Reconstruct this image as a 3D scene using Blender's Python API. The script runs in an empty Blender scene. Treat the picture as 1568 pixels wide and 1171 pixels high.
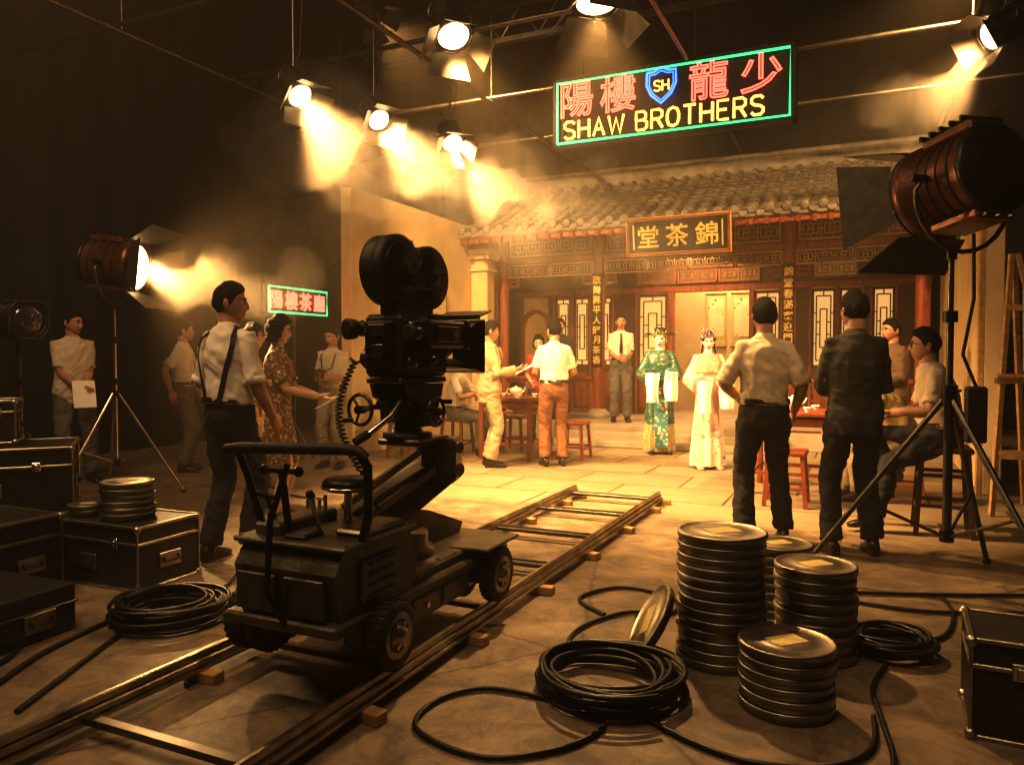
import bpy, math, random
from mathutils import Vector as V, Matrix, noise
random.seed(7)
pi=math.pi
sc=bpy.context.scene
# ------------------------------------------------------------------ mesh builder
class MB:
    def __init__(s):
        s.v=[];s.f=[];s.m=[];s.s=[];s.mats=[];s.M=Matrix()
    def mi(s,mat):
        if mat not in s.mats: s.mats.append(mat)
        return s.mats.index(mat)
    def add(s,vs,fs,mat,smooth=False):
        o=len(s.v);k=s.mi(mat);fl=s.M.to_3x3().determinant()<0
        M=s.M
        for p in vs: s.v.append(tuple(M@V(p)))
        for f in fs:
            g=[i+o for i in f]
            if fl: g.reverse()
            s.f.append(g);s.m.append(k);s.s.append(smooth)
    def box(s,c,size,mat,R=None,b=0.0):
        hx,hy,hz=[q/2 for q in size]; c=V(c)
        b=min(b,hx*.9,hy*.9,hz*.9)
        if b<=0:
            vs=[V((sx*hx,sy*hy,sz*hz)) for sx in(-1,1) for sy in(-1,1) for sz in(-1,1)]
            fs=[(0,1,3,2),(4,6,7,5),(0,4,5,1),(2,3,7,6),(0,2,6,4),(1,5,7,3)]
        else:
            vs=[];ix={}
            for sx in(-1,1):
                for sy in(-1,1):
                    for sz in(-1,1):
                        for a in range(3):
                            ix[sx,sy,sz,a]=len(vs)
                            d=[hx-b,hy-b,hz-b]; d[a]+=b
                            vs.append(V((sx*d[0],sy*d[1],sz*d[2])))
            fs=[]
            for a in range(3):
                for sg in(-1,1):
                    o=[x for x in range(3) if x!=a];q=[]
                    for (p,r) in((-1,-1),(1,-1),(1,1),(-1,1)):
                        t=[0,0,0];t[a]=sg;t[o[0]]=p;t[o[1]]=r;q.append(ix[t[0],t[1],t[2],a])
                    fs.append(q)
                o=[x for x in range(3) if x!=a]
                for p in(-1,1):
                    for r in(-1,1):
                        q=[]
                        for sg,w in((-1,o[0]),(1,o[0]),(1,o[1]),(-1,o[1])):
                            t=[0,0,0];t[a]=sg;t[o[0]]=p;t[o[1]]=r;q.append(ix[t[0],t[1],t[2],w])
                        fs.append(q)
            for sx in(-1,1):
                for sy in(-1,1):
                    for sz in(-1,1):
                        fs.append([ix[sx,sy,sz,a] for a in range(3)])
        out=[]
        for f in fs:
            f=list(f);cc=sum((vs[i] for i in f),V())/len(f)
            n=(vs[f[1]]-vs[f[0]]).cross(vs[f[2]]-vs[f[1]])
            if n.dot(cc)<0:f.reverse()
            out.append(f)
        if R is not None: vs=[R@v for v in vs]
        s.add([v+c for v in vs],out,mat)
    def bb(s,x0,x1,y0,y1,z0,z1,mat,b=0.0):
        s.box(((x0+x1)/2,(y0+y1)/2,(z0+z1)/2),(abs(x1-x0),abs(y1-y0),abs(z1-z0)),mat,None,b)
    def loft(s,rings,mat,smooth=True,cap=True,weld=False):
        n=len(rings[0]);vs=[p for r in rings for p in r];fs=[]
        for i in range(len(rings)-1):
            for j in range(n):
                a=i*n+j;b2=i*n+(j+1)%n
                fs.append((a,b2,b2+n,a+n))
        L=(len(rings)-1)*n
        if cap and weld:
            fs.append(tuple(reversed(range(n))));fs.append(tuple(L+j for j in range(n)))
        s.add(vs,fs,mat,smooth)
        if cap and not weld:
            s.add(rings[0],[tuple(reversed(range(n)))],mat);s.add(rings[-1],[tuple(range(n))],mat)
    def tube(s,pts,r,mat,n=10,cap=True,smooth=True,weld=False,closed=False):
        pts=[V(p) for p in pts]
        if not isinstance(r,(list,tuple)): r=[r]*len(pts)
        rings=[];prev=None;N=len(pts)
        for i,p in enumerate(pts):
            if closed: t=pts[(i+1)%N]-pts[i-1]
            elif i==0:t=pts[1]-p
            elif i==N-1:t=p-pts[-2]
            else:
                t=(pts[i+1]-p).normalized()+(p-pts[i-1]).normalized()
            if t.length<1e-9:t=V((0,0,1))
            t.normalize()
            if prev is None:
                u=t.cross(V((0,0,1)))
                if u.length<.05:u=t.cross(V((1,0,0)))
            else:
                u=prev-t*prev.dot(t)
            u.normalize();prev=u;w=t.cross(u)
            rings.append([p+(u*math.cos(2*pi*j/n)+w*math.sin(2*pi*j/n))*r[i] for j in range(n)])
        if closed: rings.append(rings[0]); cap=False
        s.loft(rings,mat,smooth,cap,weld)
    def cyl(s,a,b,r,mat,r2=None,n=20): s.tube([a,b],[r,r if r2 is None else r2],mat,n)
    def lathe(s,prof,c,axis,mat,n=28,smooth=True):
        ax=V(axis).normalized();c=V(c);u=ax.orthogonal().normalized();w=ax.cross(u)
        rings=[[c+ax*z+(u*math.cos(2*pi*j/n)+w*math.sin(2*pi*j/n))*max(r,1e-4) for j in range(n)] for r,z in prof]
        s.loft(rings,mat,smooth,True)
    def sph(s,c,r,mat,n=12,R=None):
        if not isinstance(r,(list,tuple)): r=(r,r,r)
        rings=[];c=V(c);m=n//2+2
        for i in range(m):
            ph=-pi/2+pi*i/(m-1)
            ring=[]
            for j in range(n):
                p=V((r[0]*math.cos(ph)*math.cos(2*pi*j/n),r[1]*math.cos(ph)*math.sin(2*pi*j/n),r[2]*math.sin(ph)))
                if R is not None:p=R@p
                ring.append(c+p)
            rings.append(ring)
        s.loft(rings,mat,True,False)
    def torus(s,c,R_,r,axis,mat,n=32,m=8):
        ax=V(axis).normalized();u=ax.orthogonal().normalized();w=ax.cross(u)
        s.tube([V(c)+(u*math.cos(2*pi*j/n)+w*math.sin(2*pi*j/n))*R_ for j in range(n)],r,mat,m,closed=True)
    def make(s,name,origin=None,parent=None):
        if origin is None:
            xs=[p[0] for p in s.v];ys=[p[1] for p in s.v];zs=[p[2] for p in s.v]
            origin=((min(xs)+max(xs))/2,(min(ys)+max(ys))/2,min(zs))
        o=origin
        me=bpy.data.meshes.new(name)
        me.from_pydata([(p[0]-o[0],p[1]-o[1],p[2]-o[2]) for p in s.v],[],s.f)
        for m in s.mats: me.materials.append(m)
        me.polygons.foreach_set('material_index',s.m)
        me.polygons.foreach_set('use_smooth',s.s)
        me.update()
        ob=bpy.data.objects.new(name,me);ob.location=o
        sc.collection.objects.link(ob)
        if parent: 
            ob.parent=parent;ob.location=V(o)-parent.location
        return ob
# ------------------------------------------------------------------ materials
def M(name,col,rough=.6,metal=0,var=.18,scale=6,bump=0,bscale=40,emit=None,es=0,stretch=None,coat=0):
    m=bpy.data.materials.new(name);m.use_nodes=True;nt=m.node_tree;N=nt.nodes;L=nt.links
    b=N['Principled BSDF'];b.inputs['Roughness'].default_value=rough;b.inputs['Metallic'].default_value=metal
    if coat:b.inputs['Coat Weight'].default_value=coat
    tc=N.new('ShaderNodeTexCoord');mp=N.new('ShaderNodeMapping');L.new(tc.outputs['Object'],mp.inputs['Vector'])
    if stretch:mp.inputs['Scale'].default_value=stretch
    nz=N.new('ShaderNodeTexNoise');nz.inputs['Scale'].default_value=scale;nz.inputs['Detail'].default_value=5
    L.new(mp.outputs[0],nz.inputs['Vector'])
    cr=N.new('ShaderNodeValToRGB');e=cr.color_ramp.elements
    e[0].position=.3;e[1].position=.7
    e[0].color=[max(0,c*(1-var)) for c in col[:3]]+[1];e[1].color=[min(1,c*(1+var)) for c in col[:3]]+[1]
    L.new(nz.outputs['Fac'],cr.inputs[0]);L.new(cr.outputs[0],b.inputs['Base Color'])
    if bump:
        n2=N.new('ShaderNodeTexNoise');n2.inputs['Scale'].default_value=bscale;n2.inputs['Detail'].default_value=4
        L.new(mp.outputs[0],n2.inputs['Vector'])
        bp=N.new('ShaderNodeBump');bp.inputs['Strength'].default_value=bump;bp.inputs['Distance'].default_value=.02
        L.new(n2.outputs['Fac'],bp.inputs['Height']);L.new(bp.outputs[0],b.inputs['Normal'])
    if emit:
        b.inputs['Emission Color'].default_value=list(emit)+[1];b.inputs['Emission Strength'].default_value=es
    return m
def pattern(name,base,cols,scale=18,th=.35,rough=.6):
    m=M(name,base,rough,0,.1,10,.2,60);nt=m.node_tree;N=nt.nodes;L=nt.links;b=N['Principled BSDF']
    tc=N.new('ShaderNodeTexCoord');vo=N.new('ShaderNodeTexVoronoi');vo.inputs['Scale'].default_value=scale
    nz=N.new('ShaderNodeTexNoise');nz.inputs['Scale'].default_value=scale*1.3
    mx=N.new('ShaderNodeMixRGB');mx.inputs[0].default_value=.04;L.new(tc.outputs['Object'],mx.inputs[1]);L.new(nz.outputs['Color'],mx.inputs[2])
    L.new(tc.outputs['Object'],nz.inputs['Vector']);L.new(mx.outputs[0],vo.inputs['Vector'])
    cr=N.new('ShaderNodeValToRGB');cr.color_ramp.interpolation='CONSTANT';e=cr.color_ramp.elements
    for i in range(len(cols)-2): e.new(.5)
    for i,c in enumerate(cols): e[i].position=i/len(cols);e[i].color=list(c)+[1]
    sp=N.new('ShaderNodeSeparateColor');L.new(vo.outputs['Color'],sp.inputs[0]);L.new(sp.outputs[0],cr.inputs[0])
    lt=N.new('ShaderNodeMath');lt.operation='LESS_THAN';lt.inputs[1].default_value=th;L.new(vo.outputs['Distance'],lt.inputs[0])
    src=b.inputs['Base Color'].links[0].from_socket
    m2=N.new('ShaderNodeMixRGB');L.new(lt.outputs[0],m2.inputs[0]);L.new(src,m2.inputs[1]);L.new(cr.outputs[0],m2.inputs[2])
    L.new(m2.outputs[0],b.inputs['Base Color'])
    return m
def E(name,col,st):
    m=bpy.data.materials.new(name);m.use_nodes=True;N=m.node_tree.nodes;b=N['Principled BSDF']
    b.inputs['Base Color'].default_value=list(col)+[1];b.inputs['Emission Color'].default_value=list(col)+[1];b.inputs['Emission Strength'].default_value=st
    return m
blk=M('black_metal',(.020,.018,.016),.38,.5,.3,20)
blk2=M('black_crinkle',(.030,.027,.024),.42,.3,.3,30,.25,180)
gun=M('gunmetal',(.14,.125,.105),.35,.9,.3,12)
chrome=M('chrome',(.62,.58,.52),.22,1,.1,12)
steel=M('worn_steel',(.40,.35,.28),.34,1,.35,9,.1,60)
alum=M('film_can_tin',(.33,.30,.25),.42,1,.5,5,.08,50)
labelm=M('paper_label',(.55,.45,.20),.8,0,.2,20)
rubber=M('rubber',(.020,.017,.015),.6,0,.3,20,.1,60)
cablem=M('cable_rubber',(.013,.012,.011),.42,0,.3,20)
wood=M('red_brown_wood',(.25,.070,.032),.42,0,.35,5,.15,30,stretch=(4,4,.6))
wood2=M('dark_wood',(.085,.038,.022),.45,0,.35,6,.15,30,stretch=(1,4,4))
woodl=M('raw_timber',(.42,.26,.12),.65,0,.25,6,.2,30,stretch=(5,.7,5))
stucco=M('cream_stucco',(.62,.48,.28),.85,0,.12,2.5,.25,30)
stone=M('platform_stone',(.34,.29,.22),.8,0,.2,3,.3,20)
tile=M('roof_tile',(.17,.15,.12),.6,0,.4,7,.3,30)
rust=M('brown_enamel',(.13,.055,.032),.34,.5,.3,10,.1,50)
gold=M('gold_paint',(.85,.58,.20),.4,.4,.15,20)
plaqm=M('plaque_black',(.012,.012,.012),.4,0,.2,8)
paperlit=M('window_paper_glow',(.42,.29,.12),.8,0,.1,3,emit=(1,.60,.22),es=.85)  # emission stands in for lamplight coming through the paper
paperdim=M('transom_paper_glow',(.22,.14,.06),.8,0,.1,3,emit=(1,.50,.14),es=.16)  # faint backlight put in as emission, solid panel behind
dolly=M('olive_dolly_paint',(.11,.095,.064),.38,.3,.4,7,.15,60)
white=M('white_cloth',(.80,.78,.72),.8,0,.05,10,.2,50)
lensE=E('lamp_glow',(1,.70,.34),14)
lensD=M('lens_glass_dark',(.03,.03,.035),.05,0,.1,5,coat=1)
skin=M('skin',(.42,.235,.155),.5,0,.08,15)
skinf=M('skin_pale',(.58,.38,.27),.5,0,.06,15)
skino=M('opera_face_powder',(.82,.64,.56),.5,0,.04,15)
lipm=M('lips',(.32,.10,.08),.45,0,.05,10)
lipr=M('lip_rouge',(.6,.03,.03),.4,0,.05,10)
hairm=M('black_hair',(.006,.005,.004),.60,0,.3,40,.6,90,stretch=(3,3,.5))
hairm.node_tree.nodes['Principled BSDF'].inputs['Specular IOR Level'].default_value=.25
eyew=M('eye_white',(.7,.66,.6),.3,0,.03,10)
eyed=M('eye_iris',(.02,.012,.01),.15,0,.1,10)
shoem=M('leather_shoe',(.02,.012,.009),.3,0,.2,12)
def cloth(n,c,r=.85): return M('cloth_'+n,c,r,0,.05,6,.30,10,stretch=(1.3,1.3,.8))
# ------------------------------------------------------------------ utilities
def temp_eval(ob):
    bpy.context.view_layer.update()
    dg=bpy.context.evaluated_depsgraph_get()
    return bpy.data.meshes.new_from_object(ob.evaluated_get(dg))
def remesh(b,vox,it=4,disp=None):
    me=bpy.data.meshes.new('tmp');me.from_pydata(b.v,[],b.f)
    ob=bpy.data.objects.new('tmp',me);sc.collection.objects.link(ob)
    r=ob.modifiers.new('r','REMESH');r.mode='VOXEL';r.voxel_size=vox
    s=ob.modifiers.new('s','SMOOTH');s.factor=.5;s.iterations=it
    m2=temp_eval(ob)
    vs=[v.co+(v.normal*disp(v.co) if disp else V()) for v in m2.vertices]
    fs=[tuple(p.vertices) for p in m2.polygons]
    bpy.data.objects.remove(ob);bpy.data.meshes.remove(me);bpy.data.meshes.remove(m2)
    return vs,fs
def text(mb,body,size,mat,Mx,extrude=.004,outline=0,bold=0):
    cu=bpy.data.curves.new('txt','FONT');cu.body=body;cu.size=size;cu.align_x='CENTER';cu.align_y='CENTER'
    if outline:
        cu.fill_mode='NONE';cu.bevel_depth=outline;cu.bevel_resolution=1;cu.resolution_u=4;cu.extrude=0
    else: cu.extrude=extrude;cu.resolution_u=4;cu.offset=bold
    ob=bpy.data.objects.new('txt',cu);sc.collection.objects.link(ob)
    me=temp_eval(ob)
    vs=[v.co.copy() for v in me.vertices];fs=[tuple(p.vertices) for p in me.polygons]
    bpy.data.objects.remove(ob);bpy.data.curves.remove(cu);bpy.data.meshes.remove(me)
    if not vs:return
    xs=[v.x for v in vs];ys=[v.y for v in vs];c=V(((min(xs)+max(xs))/2,(min(ys)+max(ys))/2,0))
    old=mb.M;mb.M=old@Mx;mb.add([v-c for v in vs],fs,mat,False);mb.M=old
def frame(o,x,y,z):
    m=Matrix((V(x),V(y),V(z))).transposed().to_4x4();m.translation=V(o);return m
def lerp(a,b,t):return a+(b-a)*t
def sst(a,b,x):
    t=max(0,min(1,(x-a)/(b-a)));return t*t*(3-2*t)
def interp(tab,x):
    if x<=tab[0][0]:return tab[0][1:]
    for i in range(len(tab)-1):
        if x<=tab[i+1][0]:
            t=(x-tab[i][0])/(tab[i+1][0]-tab[i][0]);return [lerp(a,b,t) for a,b in zip(tab[i][1:],tab[i+1][1:])]
    return tab[-1][1:]
# ------------------------------------------------------------------ people
def g(x,c,w):return math.exp(-((x-c)/w)**2)
def headpt(ux,uy,uz,feat=True):
    x=.075*ux;y=.095*uy;z=.114*uz
    if uz<0:
        x*=1-.30*uz*uz
        if uy<0:y*=1+.45*max(-1,uz+.15) if uz<-.15 else 1
    if uy>0:
        y=y*(1-.05*g(x,0,.05))+.010*sst(0,-1,uz)
        if uz<-.3:y+=.016*(-uz-.3)
    if feat and uy>0:
        ax=abs(x)
        y+=.021*g(x,0,.0115)*sst(.03,-.03,z)*sst(-.052,-.036,z)
        y+=.006*g(ax,.012,.008)*g(z,-.036,.01)
        y-=.011*g(ax,.031,.017)*g(z,.002,.012)
        y+=.005*g(ax,.03,.022)*g(z,.024,.009)
        y+=.006*g(ax,.046,.02)*g(z,-.025,.018)
        y+=.007*g(x,0,.022)*(g(z,-.060,.006)+g(z,-.073,.006))-.004*g(x,0,.026)*g(z,-.0665,.003)
        y+=.006*g(x,0,.025)*g(z,-.098,.014)
    return V((x,y,z))
def sphgrid(fn,nu=56,nv=44):
    vs=[];fs=[]
    for i in range(nv+1):
        ph=-pi/2+pi*i/nv
        for j in range(nu):
            th=2*pi*j/nu
            vs.append(fn(math.cos(ph)*math.cos(th),math.cos(ph)*math.sin(th),math.sin(ph)))
    for i in range(nv):
        for j in range(nu):
            a=i*nu+j;b=i*nu+(j+1)%nu;fs.append((a,b,b+nu,a+nu))
    return vs,fs
HEAD=sphgrid(headpt,64,56)
def hairfn(kind):
    def f(ux,uy,uz):
        p=headpt(ux,uy,uz,False);d=p.normalized()
        if kind in('bob','wavy'):
            hz=interp([(-.10,-.095),(0,-.085),(.03,-.06),(.045,.035),(.07,.062),(.1,.068)],p.y)[0];th=.026
            m=sst(-.014,.018,p.z-hz);t=th*m-.012*(1-m);m2=m
            t+=m*.007*math.sin(p.z*130+4*noise.noise(p*20))
        else:
            hz=interp([(-.10,-.080),(-.05,-.072),(-.02,-.045),(.000,-.025),(.015,-.022),(.03,.0),(.05,.045),(.07,.062),(.1,.066)],p.y)[0]
            m=sst(-.010,.006,p.z-hz);m2=sst(.0,.085,p.z-hz)
            if p.y>.04:m2=max(m2,m)
            t=.0025*m+.0095*m2-.012*(1-m)
        t+=m2*(.010*sst(.03,.11,p.z)*sst(-.06,.07,p.y))
        t+=m2*(.005*noise.noise(V((p.x*60,p.y*60,p.z*25)))+.003*noise.noise(p*22))
        return p+d*t
    return f
HAIRS={k:sphgrid(hairfn(k),60,48) for k in('short','bob','bun','wavy')}
TS=[(-.10,.115,.085),(-.03,.152,.112),(.03,.155,.115),(.12,.142,.104),(.24,.148,.110),(.34,.158,.117),(.42,.152,.105),(.47,.128,.090),(.51,.095,.075),(.54,.064,.060)]
def hand(mb,wrist,a,n,side,curl,mat,s=1.0):
    a=V(a).normalized();n=V(n);n=(n-a*n.dot(a)).normalized();t=a.cross(n)*side
    w=V(wrist)
    P=lambda A,Nn,T:w+(a*A+n*Nn+t*T)*s
    rings=[]
    for A,hw,hn,off in((-.03,.026,.021,0),(0,.027,.019,0),(.025,.035,.018,.002),(.055,.041,.017,.002),(.085,.041,.014,0),(.098,.036,.010,0)):
        rings.append([P(A,math.sin(q)*hn,off+math.cos(q)*hw) for q in [2*pi*j/14 for j in range(14)]])
    mb.loft(rings,mat,True,True,True)
    for T,L,sp,c in((.031,.072,.10,.8),(.0105,.080,.03,1),(-.0105,.074,-.04,1.1),(-.030,.058,-.12,1.25)):
        pts=[P(.075,0,T*.9),P(.094,0,T)];pos=(.094,0.0,T);ang=curl*c*.6
        A,Nn,TT=pos
        for i,fr in enumerate((.45,.30,.25)):
            A+=math.cos(ang)*L*fr;Nn+=math.sin(ang)*L*fr;TT+=sp*L*fr
            pts.append(P(A,Nn,TT));ang+=curl*c*.8
        last=pts[-1]+(pts[-1]-pts[-2]).normalized()*.004*s
        pts.append(last)
        mb.tube(pts,[x*s for x in(.0085,.0092,.0085,.0078,.0068,.0035)],mat,7,weld=True)
    pts=[P(.012,.004,.018),P(.035,.010,.042),P(.062,.020,.056),P(.085,.030+.01*curl,.058-.01*curl),P(.090,.033+.01*curl,.057-.01*curl)]
    mb.tube(pts,[x*s for x in(.013,.0125,.0105,.0085,.004)],mat,7,weld=True)
def ik(a,t,l1,l2,pole):
    d=t-a;D=min(d.length,(l1+l2)*.998);dn=d.normalized();x=(l1*l1-l2*l2+D*D)/(2*D)
    h=math.sqrt(max(l1*l1-x*x,0));p=V(pole);p=p-dn*p.dot(dn);p.normalize()
    return a+dn*x+p*h,a+dn*D
def person(name,loc,yaw,H=1.72,fem=False,top='shirt',sl='short',mt=None,mbm=None,bottom='trousers',hair='short',lean=0,
           pelvis=(0,0,.92),feet=None,hands=None,palms=None,poles=None,kpoles=None,head=(0,0),extras=(),sk=None,curl=.45,toe=.12,lips=None,shoe=None,skirtm=None):
    mb=MB();s=H/1.735
    mb.M=Matrix.Translation(V(loc))@Matrix.Rotation(math.radians(yaw),4,'Z')@Matrix.Scale(s,4)
    sk=sk or (skinf if fem else skin);lips=lips or lipm
    pel=V(pelvis);lr=math.radians(lean);wsc=.90 if fem else 1.0
    sd0=sum(ord(c) for c in name)*.37
    def sp(h):
        if h<=0:return pel+V((0,0,h)),V((0,0,1))
        p=pel.copy();n=12;t=V((0,0,1))
        for i in range(n):
            hh=h*(i+.5)/n;an=lr*sst(0,.3,hh);t=V((0,math.sin(an),math.cos(an)));p=p+t*(h/n)
        return p,t
    def ring(h,o=0,n=28,k=0,mul=1,dz=0):
        c,t=sp(h);a,b=interp(TS,h);a=a*wsc*mul+o;b=b*wsc*mul+o
        X=V((1,0,0));Y=t.cross(X);out=[]
        for j in range(n):
            q=2*pi*j/n;cx,cy=math.cos(q),math.sin(q)
            ex=.88
            px=math.copysign(abs(cx)**ex,cx)*a;py=math.copysign(abs(cy)**ex,cy)*b
            if fem and .28<h<.44 and cy>0: py+=.028*g(abs(px),.07,.045)
            if not fem and h<.0 and cy<0: py*=1.05
            out.append(c+X*px+Y*py+V((0,0,dz)))
        return out
    def surf(h,q,o):
        c,t=sp(h);a,b=interp(TS,h);a=a*wsc+o;b=b*wsc+o;X=V((1,0,0));Y=t.cross(X);cx,cy=math.cos(q),math.sin(q)
        return c+X*math.copysign(abs(cx)**.88,cx)*a+Y*math.copysign(abs(cy)**.88,cy)*b
    shc,tt=sp(.462);Yv=tt.cross(V((1,0,0)))
    sh={1:shc+V((.152*wsc,0,0)),-1:shc+V((-.152*wsc,0,0))}
    hands=hands or {};palms=palms or {};poles=poles or {};kpoles=kpoles or {}
    el={};wr={}
    for d in(1,-1):
        tg=V(hands.get(d,(d*.215,.06,sh[d].z-.52)))
        el[d],wr[d]=ik(sh[d],tg,.285,.25,poles.get(d,(d*.45,-1,-.2)))
    feet=feet or {};an={};kn={};hp={}
    for d in(1,-1):
        hp[d]=pel+V((d*.082,0,-.02));an[d]=V(feet.get(d,(d*.105,0,.09)))
        kn[d],an[d]=ik(hp[d],an[d],.42,.415,kpoles.get(d,(d*.1,1,0)))
    fold=lambda amp:(lambda v:amp*(1.3*noise.noise(V((v.x*11+sd0,v.y*11,v.z*7)))+1.3*(.4-abs(noise.noise(V((v.x*13+v.z*9,v.y*13+sd0,v.z*12)))*1.5))+.4*noise.noise(V((v.x*26+5,v.y*26,v.z*20)))))
    b=MB();h0={'shirt':.06,'untucked':-.12,'jacket':-.16,'dress':.05,'robe':.0}[top]
    o={'shirt':.014,'untucked':.020,'jacket':.028,'dress':.008,'robe':.022}[top]
    hs=[h0+(.535-h0)*i/13 for i in range(14)]
    b.loft([ring(h,o*(1 if h<.48 else .5)+(.014*g(h,.12,.07) if top=='shirt' else 0)+(.012*sst(.1,-.15,h) if top in('jacket','untucked') else 0)) for h in hs],None,True,True,True)
    for d in(1,-1):
        i0=sh[d]-V((d*.085,0,-.012))
        if sl in('short','rolled'):
            f=.80 if sl=='short' else .98
            e=sh[d].lerp(el[d],f)
            b.tube([i0,sh[d],sh[d].lerp(el[d],.35),e],[.052,.060,.058,.064],None,16,weld=True)
        elif sl=='wide':
            b.tube([i0,sh[d],el[d],el[d].lerp(wr[d],.95)],[.06,.070,.10,.125],None,18,weld=True)
        else:
            k=.008 if top=='jacket' else 0
            b.tube([i0,sh[d],sh[d].lerp(el[d],.5),el[d],el[d].lerp(wr[d],.4),el[d].lerp(wr[d],.93)],[.052,.061+k,.057+k,.053+k,.050+k,.040+k],None,16,weld=True)
    vs,fs=remesh(b,.0115,4,fold(.010 if top not in('dress','robe') else .004));mb.add(vs,fs,mt,True)
    c,t=sp(.525)
    if top!='robe':
        rr=[]
        for (r,z) in((.080,-.018),(.068,.010),(.060,.034),(.064,.032),(.078,-.004)):
            rr.append([c+V((math.cos(q)*r*wsc,math.sin(q)*r*.88*wsc+z*.2,z-.012*math.sin(q))) for q in[2*pi*j/20 for j in range(20)]])
        mb.loft(rr,mt,True,False)
    if bottom in('trousers','shorts'):
        b=MB()
        b.loft([ring(h,.012) for h in(-.10,-.06,-.02,.03,.07,.11)],None,True,True,True)
        for d in(1,-1):
            H0=hp[d]+V((0,0,.03));k=kn[d];a=an[d]
            low=k.lerp(a,.97)
            b.tube([H0,hp[d].lerp(k,.12),hp[d].lerp(k,.5),k,k.lerp(a,.4),low],[.082,.096,.085,.071,.069,.072],None,18,weld=True)
        vs,fs=remesh(b,.013,4,fold(.011));mb.add(vs,fs,mbm,True)
        if top=='shirt':
            mb.loft([ring(h,.028,mul=1) for h in(.072,.074,.105,.107)],shoem,True,False)
            mb.box(surf(.09,pi/2,.032),(.045,.012,.035),gold,b=.004)
    else:
        lowz={'skirt':.50,'robe':.045}[bottom];rx,ry=(.20,.17) if bottom=='skirt' else (.23,.18)
        rr=[];wz=pel.z+.13
        for i in range(14):
            u=i/13;z=lerp(wz,lowz,u);k=sst(0,1,u)
            a0,b0=interp(TS,z-pel.z) if z-pel.z>-.05 else (.16,.113)
            A=lerp(a0*wsc+.014,rx,sst(.15,1,u));B=lerp(b0*wsc+.014,ry,sst(.15,1,u))
            am=.018*k if bottom=='skirt' else .022*k
            rr.append([V((pel.x,pel.y,0))+V((math.cos(q)*(A+am*math.sin(9*q+1)),math.sin(q)*(B+am*math.sin(9*q+1)),z)) for q in[2*pi*j/72 for j in range(72)]])
        if skirtm:
            mb.loft(list(reversed(rr[:9])),mbm,True,True)
            c0=V((pel.x,pel.y,0))
            mb.loft(list(reversed([[c0+V(((p-c0).x*.93,(p-c0).y*.93,p.z)) for p in r_] for r_ in rr[7:]])),skirtm,True,True)
        else: mb.loft(list(reversed(rr)),mbm,True,True)
        if bottom=='skirt':
            for d in(1,-1): mb.tube([hp[d],kn[d],kn[d].lerp(an[d],.3),an[d],an[d]-V((0,0,.03))],[.075,.052,.056,.036,.034],sk,14)
            mb.loft([ring(h,.016) for h in(.105,.108,.14,.143)],mbm,True,False)
    for d in(1,-1):
        a=an[d];fw=V((math.sin(toe*d),math.cos(toe*d),0));rt=V((fw.y,-fw.x,0));z0=a.z-.09
        rr=[]
        for y,w,hh,zb in((-.065,.020,.02,.012),(-.055,.032,.05,0),(-.02,.036,.058,0),(.03,.036,.052,0),(.08,.044,.036,0),(.13,.046,.028,0),(.175,.034,.02,0),(.19,.018,.013,.004)):
            cc=V((a.x,a.y,z0))+fw*y
            rr.append([cc+rt*math.copysign(abs(math.cos(q))**.7,math.cos(q))*w+V((0,0,zb+hh*(1+math.copysign(abs(math.sin(q))**.7,math.sin(q))) )) for q in[2*pi*j/14 for j in range(14)]])
        mb.loft(rr,shoe or shoem,True,True,True)
        mb.tube([a-V((0,0,.05)),a+V((0,0,.04))],[.042,.040],shoe or shoem if bottom!='skirt' else sk,12)
    for d in(1,-1):
        sm=sh[d].lerp(el[d],.55)
        mb.tube([sm,el[d].lerp(sm,.15),el[d],el[d].lerp(wr[d],.25),el[d].lerp(wr[d],.7),wr[d]],[x*(.88 if fem else 1) for x in(.046,.042,.040,.042,.033,.027)],sk,12,weld=True)
        fa=(wr[d]-el[d]).normalized()
        pn=palms.get(d,(-d,0,0));aim=V(pn[3:]) if len(pn)>3 else fa
        hand(mb,wr[d],fa*.6+aim*.4,pn[:3],d,curl,sk,.92 if fem else 1.0)
        if sl=='rolled' : 
            e=sh[d].lerp(el[d],.97);u_=(el[d]-sh[d]).normalized()
            mb.lathe([(.058,-.03),(.064,-.028),(.064,.006),(.056,.008)],e,u_,mt,16)
    nb,t=sp(.50)
    hc=sp(.54)[0]+V((0,.018+.02*math.sin(lr),.148))
    hm=Matrix.Translation(hc)@Matrix.Rotation(math.radians(head[0]),4,'Z')@Matrix.Rotation(math.radians(-head[1]),4,'X')
    hm=hm@Matrix.Scale(.98 if fem else 1.04,4)
    mb.tube([nb,sp(.54)[0]+V((0,.004,.02)),hc+hm.to_3x3()@V((0,-.022,-.055)),hc+hm.to_3x3()@V((0,-.015,0))],[.068*wsc,.056*wsc,.052*wsc,.05],sk,18)
    old=mb.M;mb.M=old@hm
    fs0=[];fs1=[]
    for f in HEAD[1]:
        c=sum((HEAD[0][i] for i in f),V())/4
        (fs1 if (c.y>.07 and abs(c.x)<.022 and -.078<c.z<-.056) else fs0).append(f)
    mb.add(HEAD[0],fs0,sk,True);mb.add(HEAD[0],fs1,lips,True)
    mb.add(*HAIRS[hair],hairm,True)
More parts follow.
